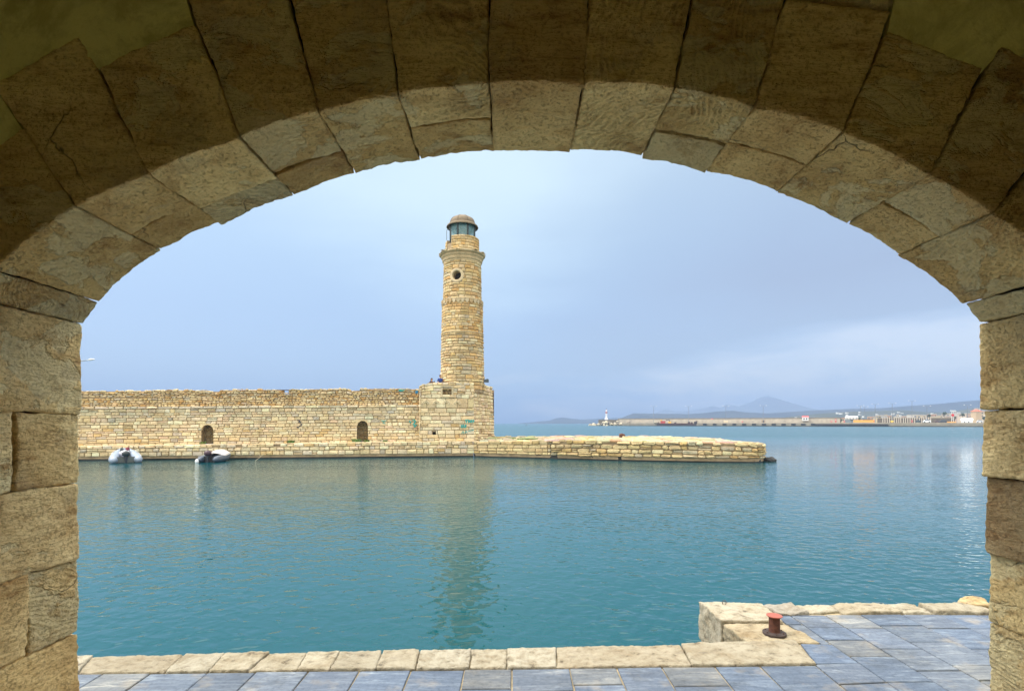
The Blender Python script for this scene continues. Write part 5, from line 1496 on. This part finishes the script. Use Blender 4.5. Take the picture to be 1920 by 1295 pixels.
# vehicles
def vehicle(px0, px1, y0, back, body, label, cat, van=False):
    a, b = jet(px0, back), jet(px1, back); L = (b - a).length; H = zz(y0, a.y) - JZ; s = L / 4.4
    t = empty('parked_car' if not van else 'parked_van', (a.x, a.y, JZ), label, cat, 'vehicles parked on the far quay')
    ang = math.atan2((b - a).y, (b - a).x); ca, sa = math.cos(ang), math.sin(ang)
    def W(x, y, z): return (a.x + ca * x - sa * y, a.y + sa * x + ca * y, JZ + z)
    w = 1.8 * s
    def ext(mb, prof, w0, w1, col):
        n = len(prof); V = [W(x, w0, z) for x, z in prof] + [W(x, w1, z) for x, z in prof]
        mb.add(V, [tuple(range(n))[::-1], tuple(range(n, 2*n))] + [(i, (i+1)%n, n+(i+1)%n, n+i) for i in range(n)], col)
    h = H
    pr = [(0, .18*h), (0, .48*h), (.12*L, .60*h), (.28*L, .97*h), (.45*L, 1.0*h), (.80*L, .96*h), (.98*L, .58*h), (L, .45*h), (L, .18*h)]
    mb = MB(); ext(mb, pr, 0, w, body); mb.build('body', M['metal'], t)
    mb = MB(); ext(mb, [(.19*L, .63*h), (.30*L, .91*h), (.78*L, .91*h), (.90*L, .63*h)], -.03, w + .03, (.06,.08,.10)); mb.build('side_window', M['metal'], t)
    for x in (.2, .8):
        mb = MB(); mb.tube([W(x*L, -.06, .2*h), W(x*L, w + .06, .2*h)], .2*h, 12, (.03,.03,.03)); mb.build('wheel', M['rubber'], t)
    return t
vehicle(1730.5, 1745.5, 786.0, 8, (.72,.76,.80), 'white car parked alone on the far quay edge', 'car')
vehicle(1761, 1776, 786.6, 10, (.04,.045,.05), 'black car parked right of the white car', 'car')
vehicle(1752, 1762, 787.4, 22, (.12,.06,.05), 'dark red brown car behind the black car', 'car')
vehicle(1716, 1726, 787.0, 22, (.05,.08,.09), 'dark grey car left of the white car', 'car')
vehicle(1831, 1843, 787.0, 8, (.65,.68,.74), 'white and dark van beside the right pier', 'van')

# town buildings
TR = random.Random(55)
WALLC = [tuple(q_ * .8 for q_ in c_) for c_ in [(.62,.58,.50),(.68,.66,.62),(.60,.50,.36),(.66,.56,.38),(.55,.42,.34),(.58,.36,.24),(.50,.52,.55),(.64,.54,.44)]]
SPEC = [(1573,1584,784,788),(1530,1545,785,789),(1546,1560,784.5,789),(1641,1656,779,786),(1652,1663,780,786),(1663,1672,779,787),(1657,1664,777.5,781),(1671,1690,781,788),(1688,1700,780,787),(1700,1722,778,786),(1718,1738,778.5,786),(1738,1748,777,787),(1747,1756,776.5,786),
        (1755,1768,779,787),(1765,1782,776,784),(1780,1800,775,785),(1796,1812,776,786),(1808,1822,775,785),(1820,1834,773,786),(1830,1846,772,787),(1744,1760,781,788),(1773,1795,780,788),(1840,1856,770,786),(1786,1794,771,777),(1826,1838,766,776),(1680,1686,777,783),(1602,1616,783.5,787),(1626,1640,781,786),(1636,1650,783,788),(1476,1490,784,787),(1462,1473,784.5,787)]
hz_names = ['cream','white','tan','yellow ochre','pinkish','terracotta orange','grey blue','sandy']
for k, (x0, x1, y0, y1) in enumerate(SPEC):
    back = 75 + (788 - y0) * 14 + TR.uniform(-8, 8)
    ci = TR.randrange(8)
    if k == 11: ci = 5
    if k in (18, 19): ci = 3
    a, b = jet(x0, back), jet(x1, back); H = zz(y0, a.y)
    t = empty('house', ((a.x + b.x) / 2, (a.y + b.y) / 2, 3), f'{hz_names[ci]} flat roofed town building, {["first","second","third","fourth","fifth","sixth","seventh","eighth","ninth","tenth","eleventh","twelfth","thirteenth","fourteenth","fifteenth","sixteenth","seventeenth","eighteenth","nineteenth","twentieth","twenty-first","twenty-second","twenty-third","twenty-fourth","twenty-fifth","twenty-sixth","twenty-seventh","twenty-eighth","twenty-ninth","thirtieth","thirty-first"][sorted(range(len(SPEC)), key=lambda q: SPEC[q][0] + SPEC[q][1]).index(k)]} from the left in the far town', 'house', 'buildings of the far town')
    mb = MB(); zb = 2.0; g = TR.uniform(.9, 1.1)
    p = [a, b, jet(x1, back + 12), jet(x0, back + 12)]
    mb.prism([tuple(q) for q in p], zb, H, tuple(q * g for q in WALLC[ci])); mb.build('wall', M['paint'], t)
    mb = MB(); n_ = (a - p[3]).normalized() * .4; mb.prism([tuple(a + n_), tuple(b + n_), tuple(p[2]), tuple(p[3])], H, H + .5, (.45,.42,.38) if TR.random() < .7 else (.42,.17,.09)); mb.build('roof', M['paint'], t)
    nf = max(1, int((zz(y0, a.y) - zz(y1, a.y)) / 3.4)); L = (b - a).length; nw = max(2, int(L / 4.5)); u = (b - a)
    for f in range(nf):
        for w in range(nw):
            if TR.random() < .15: continue
            q0 = a + u * ((w + .32) / nw) + n_ * .2; q1 = a + u * ((w + .68) / nw) + n_ * .2; q2 = q1 - n_ * .6; q3 = q0 - n_ * .6
            z = H - 1.0 - f * 3.3
            mb = MB(); mb.prism([tuple(q0), tuple(q1), tuple(q2), tuple(q3)], z - 1.5, z, TR.choice([(.06,.07,.09),(.12,.11,.11),(.10,.14,.18)])); mb.build('window', M['paint'], t)
# red roof tower house at the right end
p = jet(1835, 150); t = empty('red_roofed_house', (p.x, p.y, 3), 'house with a red pyramid roof rising over the right end of the town', 'house')
mb = MB(); mb.prism([(p.x - 3, p.y), (p.x + 3, p.y), (p.x + 3, p.y + 6), (p.x - 3, p.y + 6)], 3, zz(771, p.y), (.50,.38,.24)); mb.build('wall', M['paint'], t)
mb = MB(); z = zz(771, p.y); mb.add([(p.x - 3.6, p.y - .6, z), (p.x + 3.6, p.y - .6, z), (p.x + 3.6, p.y + 6.6, z), (p.x - 3.6, p.y + 6.6, z), (p.x, p.y + 3, z + 2.6)], [(0,1,4),(1,2,4),(2,3,4),(3,0,4),(3,2,1,0)], (.45,.12,.06)); mb.build('roof', M['paint'], t)
# land under the town
mb = MB(); a, b = jet(1540, 26), jet(1990, 26)
mb.prism([tuple(a), tuple(b), (900, 600), (1400, 1200), (560, 1200), (400, 800)], -.6, 3.0, (.75,.72,.62)); tag(mb.build('shore', M['conc']), 'flat shore behind the far port', kind='structure')
# trees among the houses
for k, (px, y, w) in enumerate(((1612, 784, 5), (1597, 786, 4), (1674, 783, 4), (1692, 785, 5), (1742, 779, 5), (1771, 774, 5), (1805, 777, 5), (1823, 779, 4), (1576, 787, 5), (1790, 783, 4), (1524, 787, 6), (1707, 785, 4), (1663, 786, 3), (1649, 783, 3), (1846, 783, 5))):
    back = 72 + (788 - y) * 12; p = jet(px, back); zt = zz(y - 1.5, p.y); s = w * .5 * p.y / 1000
    t = empty('tree', (p.x, p.y, 3), f'dark green tree, {["first","second","third","fourth","fifth","sixth","seventh","eighth","ninth","tenth","eleventh","twelfth","thirteenth","fourteenth","fifteenth"][sorted([1612,1597,1674,1692,1742,1771,1805,1823,1576,1790,1524,1707,1663,1649,1846]).index(px)]} from the left among the far town buildings', 'tree', 'trees in the far town')
    mb = MB(); mb.tube([(p.x, p.y, 2.5), (p.x + .2, p.y, zt - s)], [.35, .18], 6, (.12,.09,.06)); mb.build('trunk', M['paint'], t)
    mb = MB(); r = random.Random(k)
    for q in range(90):
        v = Vector((r.gauss(0, 1), r.gauss(0, 1), r.gauss(0, 1))).normalized() * r.uniform(.3, 1.1) * s * 1.2
        e = Vector((r.gauss(0, 1), r.gauss(0, 1), r.gauss(0, 1))).normalized() * .55; e2 = e.cross(Vector((r.gauss(0,1), r.gauss(0,1), .3))).normalized() * .55
        c = Vector((p.x, p.y, zt - s * .8)) + Vector((v.x, v.y, v.z * .9)); g = r.uniform(.6, 1.3)
        mb.add([tuple(c - e), tuple(c + e2), tuple(c + e), tuple(c - e2)], [(0, 1, 2, 3)], (.045*g, .075*g, .03*g))
    mb.build('crown', M['leaf'], t)
# buoy on the horizon
mb = MB(); bx2 = xx(987, 640); mb.lathe(bx2, 640, [(0, -.2), (.7, -.1), (.8, .5), (.3, .8), (.15, 2.0), (0, 2.1)], 12, (.10,.08,.08)); tag(mb.build('buoy', M['paint'], ), 'tiny dark buoy on the open sea left of the breakwater head', 'buoy')

# ================================================================== HILLS
def ridge(name, pts, Y, dep, mat, label, rough, seed, step=6, foot=.55):
    P = sorted(pts); n = int((P[-1][0] - P[0][0]) / step) + 1
    rows = 12; V = []; Fc = []
    for i in range(n + 1):
        px = P[0][0] + (P[-1][0] - P[0][0]) * i / n
        for (a, b) in zip(P, P[1:]):
            if a[0] <= px <= b[0] + 1e-6: y = a[1] + (b[1] - a[1]) * (px - a[0]) / (b[0] - a[0]); break
        H = zz(y, Y)
        for j in range(rows + 1):
            t = j / rows
            yy = Y - dep * (1 - t) if t <= 1 else Y
            h = H * (t ** .8)
            X = xx(px, Y)
            nz = float(fbm(np.array([[X, yy, 0.]]), 1.0 / rough, seed, 4)[0])
            h = h * (1 + .5 * nz * (1 - t) * min(1, t * 3)) - 1.5 * (j == 0)
            V.append((X + nz * rough * .15 * (1 - t), yy, max(-.5, h)))
        V.append((xx(px, Y), Y + dep * .7, -.5))
    m_ = rows + 2
    for i in range(n):
        for j in range(rows + 1):
            k = i * m_ + j; Fc.append((k, k + m_, k + m_ + 1, k + 1))
    mb = MB(); mb.add(V, Fc)
    o = mb.build(name, mat, smooth=True); return tag(o, label, kind='structure')
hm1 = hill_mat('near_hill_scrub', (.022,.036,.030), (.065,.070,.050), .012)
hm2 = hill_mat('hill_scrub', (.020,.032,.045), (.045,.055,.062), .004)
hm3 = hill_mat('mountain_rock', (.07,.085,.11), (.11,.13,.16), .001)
ridge('hill', [(1430,792),(1450,788),(1480,781),(1520,776.5),(1560,773.5),(1600,771),(1650,770),(1690,768.5),(1740,772),(1775,773),(1800,769),(1830,764),(1900,757),(2000,752)], 1300, 360, hm1, 'dark green hillside dotted with white houses behind the town', 160, 3)
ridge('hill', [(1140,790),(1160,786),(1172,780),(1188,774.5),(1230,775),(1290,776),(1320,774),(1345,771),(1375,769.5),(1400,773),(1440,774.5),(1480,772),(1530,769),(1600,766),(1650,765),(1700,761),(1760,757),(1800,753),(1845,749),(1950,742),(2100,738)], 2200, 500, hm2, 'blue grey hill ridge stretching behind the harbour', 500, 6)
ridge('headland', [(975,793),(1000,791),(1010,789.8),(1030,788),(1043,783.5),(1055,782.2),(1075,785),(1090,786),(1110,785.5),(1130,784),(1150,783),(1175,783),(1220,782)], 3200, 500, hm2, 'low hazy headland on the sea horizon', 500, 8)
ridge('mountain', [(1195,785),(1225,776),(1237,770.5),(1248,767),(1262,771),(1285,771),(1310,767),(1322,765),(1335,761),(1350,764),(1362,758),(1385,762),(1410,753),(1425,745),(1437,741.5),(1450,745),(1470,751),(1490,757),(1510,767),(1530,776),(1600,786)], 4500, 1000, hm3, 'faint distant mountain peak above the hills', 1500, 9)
# white houses scattered on the hillside
def hill_h(px): return None
hs = None
WR = random.Random(12)
for k in range(46):
    px = WR.uniform(1470, 1835); Yh = WR.uniform(1010, 1230)
    tt = (Yh - 940) / 360
    ytop = 771 if px > 1560 else 782
    H = zz(ytop, 1300) * tt ** .8
    if hs is None:
        mb = MB(); mb.box((-4, -4, -6), (4, 4, 4), (.72,.72,.70)); mb.box((-4.3, -4.3, 4), (4.3, 4.3, 4.6), (.5,.42,.36)); mb.box((-2.5, -4.1, 0), (-1, -3.9, 2), (.1,.1,.1)); mb.box((1, -4.1, 0), (2.5, -3.9, 2), (.1,.1,.1))
        hs = mb.build('hillside_house', M['paint']); o = hs
    else: o = hs.copy(); COL.objects.link(o)
    o.location = (xx(px, Yh), Yh, H * WR.uniform(.95, 1.15)); o.scale = (WR.uniform(.25, .6), .6, WR.uniform(.2, .42)); o.rotation_euler = (0, 0, WR.uniform(-.4, .4))
    tag(o, 'tiny white house scattered on the dark green hillside', 'house', 'white houses on the far hillside')

# ================================================================== HAZE
HD = 2.7e-4
m = bpy.data.materials.new('haze_air'); m.use_nodes = True; nt = m.node_tree; nt.nodes.clear()
out = nt.nodes.new('ShaderNodeOutputMaterial'); pv = nt.nodes.new('ShaderNodeVolumePrincipled')
pv.inputs['Color'].default_value = (.27, .38, .60, 1); pv.inputs['Density'].default_value = HD; pv.inputs['Anisotropy'].default_value = .0
nt.links.new(pv.outputs[0], out.inputs['Volume'])
mb = MB(); mb.box((-5400, -400, -3), (5400, 5400, 262)); o = mb.build('haze', m); tag(o, 'thin blue haze over the sea', kind='stuff')

# ================================================================== SKY, SUN, CAMERA
SUN_EL, SUN_AZ = 55, -96          # azimuth clockwise from +Y: the light comes from the left and a little behind
w = bpy.data.worlds.new('World'); scene.world = w; w.use_nodes = True
nt = w.node_tree; nt.nodes.clear()
out = nt.nodes.new('ShaderNodeOutputWorld')
sky = nt.nodes.new('ShaderNodeTexSky'); sky.sky_type = 'NISHITA'; sky.sun_disc = False
sky.sun_elevation = R(SUN_EL); sky.sun_rotation = R(SUN_AZ); sky.air_density = 1.0; sky.dust_density = 2.0; sky.ozone_density = 1.5
bg1 = nt.nodes.new('ShaderNodeBackground'); bg1.inputs['Strength'].default_value = .05
nt.links.new(sky.outputs[0], bg1.inputs['Color'])
tc = nt.nodes.new('ShaderNodeTexCoord'); sp = nt.nodes.new('ShaderNodeSeparateXYZ'); nt.links.new(tc.outputs['Generated'], sp.inputs[0])
# overcast veil: blue-grey low down, pale higher up, bright overhead
el = ramp(nt, sp.outputs['Z'], [(0, (.20,.265,.41)), (.09, (.225,.30,.43)), (.19, (.245,.325,.445)), (.30, (.29,.385,.48)), (.40, (.33,.42,.49)), (.47, (.38,.47,.53)), (.60, (1.9,1.85,1.7)), (1, (3.0,2.9,2.6))])
cm = nt.nodes.new('ShaderNodeMapping'); cm.inputs['Scale'].default_value = (1.0, 1.0, 3.4); cm.inputs['Location'].default_value = (.3, .1, .25)
nt.links.new(tc.outputs['Generated'], cm.inputs['Vector'])
cn = noise_n(nt, 1.5, 7, .52, cm.outputs['Vector'], .25)
cs = math_n(nt, 'MULTIPLY', math_n(nt, 'SUBTRACT', cn.outputs['Fac'], .5), .55)
# pale glow high up, a little left of the middle
vd = nt.nodes.new('ShaderNodeVectorMath'); vd.operation = 'DISTANCE'; nt.links.new(tc.outputs['Generated'], vd.inputs[0]); vd.inputs[1].default_value = (-.10, .88, .50)
gl = ramp(nt, math_n(nt, 'ADD', vd.outputs['Value'], cs), [(.02, 1), (.42, 0)])
gl.color_ramp.interpolation = 'EASE'
c0 = mixc(nt, 'MIX', math_n(nt, 'MULTIPLY', gl.outputs['Color'], .85), el.outputs['Color'], (.50, .60, .62))
# lavender-grey cloud bank on the right, with a soft lower edge
xr = ramp(nt, math_n(nt, 'ADD', sp.outputs['X'], cs), [(-.0, 0), (.48, 1)])
zw_ = math_n(nt, 'ADD', math_n(nt, 'ADD', sp.outputs['Z'], math_n(nt, 'MULTIPLY', cs, .32)), math_n(nt, 'MULTIPLY', sp.outputs['X'], -.05))
zband = ramp(nt, zw_, [(.085, 0), (.125, .9), (.22, 1), (.36, .45), (.52, 0)])
dark = math_n(nt, 'MULTIPLY', xr.outputs['Color'], zband.outputs['Color'])
c1 = mixc(nt, 'MIX', math_n(nt, 'MULTIPLY', dark, .95), c0, (.215, .24, .305))
low = ramp(nt, zw_, [(.0, .5), (.03, 1), (.085, .9), (.12, 0)])
cn2 = noise_n(nt, 5.5, 7, .6, cm.outputs['Vector'], .3)
lw = ramp(nt, math_n(nt, 'ADD', cn2.outputs['Fac'], math_n(nt, 'MULTIPLY', sp.outputs['X'], .45)), [(.45, 0), (.75, 1)])
lowm = math_n(nt, 'MULTIPLY', lw.outputs['Color'], low.outputs['Color'])
c2 = mixc(nt, 'MIX', math_n(nt, 'MULTIPLY', lowm, .8), c1, (.47, .47, .49))
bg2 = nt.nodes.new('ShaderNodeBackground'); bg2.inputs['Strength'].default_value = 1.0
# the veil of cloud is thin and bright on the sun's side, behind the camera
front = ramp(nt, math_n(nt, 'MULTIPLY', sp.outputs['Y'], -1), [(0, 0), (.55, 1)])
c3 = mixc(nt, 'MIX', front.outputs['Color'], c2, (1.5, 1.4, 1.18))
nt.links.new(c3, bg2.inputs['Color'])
ad = nt.nodes.new('ShaderNodeAddShader'); nt.links.new(bg1.outputs[0], ad.inputs[0]); nt.links.new(bg2.outputs[0], ad.inputs[1])
nt.links.new(ad.outputs[0], out.inputs['Surface'])

ld = bpy.data.lights.new('Sun', 'SUN'); ld.energy = 2.6; ld.angle = R(22); ld.color = (1.0, .95, .88)
lo = bpy.data.objects.new('Sun', ld); COL.objects.link(lo)
sd = Vector((math.sin(R(SUN_AZ)) * math.cos(R(SUN_EL)), math.cos(R(SUN_AZ)) * math.cos(R(SUN_EL)), math.sin(R(SUN_EL))))
lo.rotation_euler = sd.to_track_quat('Z', 'Y').to_euler()

cd = bpy.data.cameras.new('Camera'); cam = bpy.data.objects.new('Camera', cd); COL.objects.link(cam)
cam.location = (0, 0, EYE); cam.rotation_euler = (R(90), 0, 0)
cd.sensor_width = 36; cd.lens = 36 * F / 1920.0; cd.shift_y = (HY - 647.5) / 1920.0
cd.clip_start = .05; cd.clip_end = 20000
scene.camera = cam
scene.view_settings.view_transform = 'Standard'; scene.view_settings.look = 'None'
scene.view_settings.exposure = 0.5; scene.view_settings.gamma = 1
scene.cycles.use_denoising = True
scene.cycles.max_bounces = 8; scene.cycles.diffuse_bounces = 7; scene.cycles.volume_bounces = 1
scene.cycles.volume_step_rate = 20; scene.cycles.volume_max_steps = 16
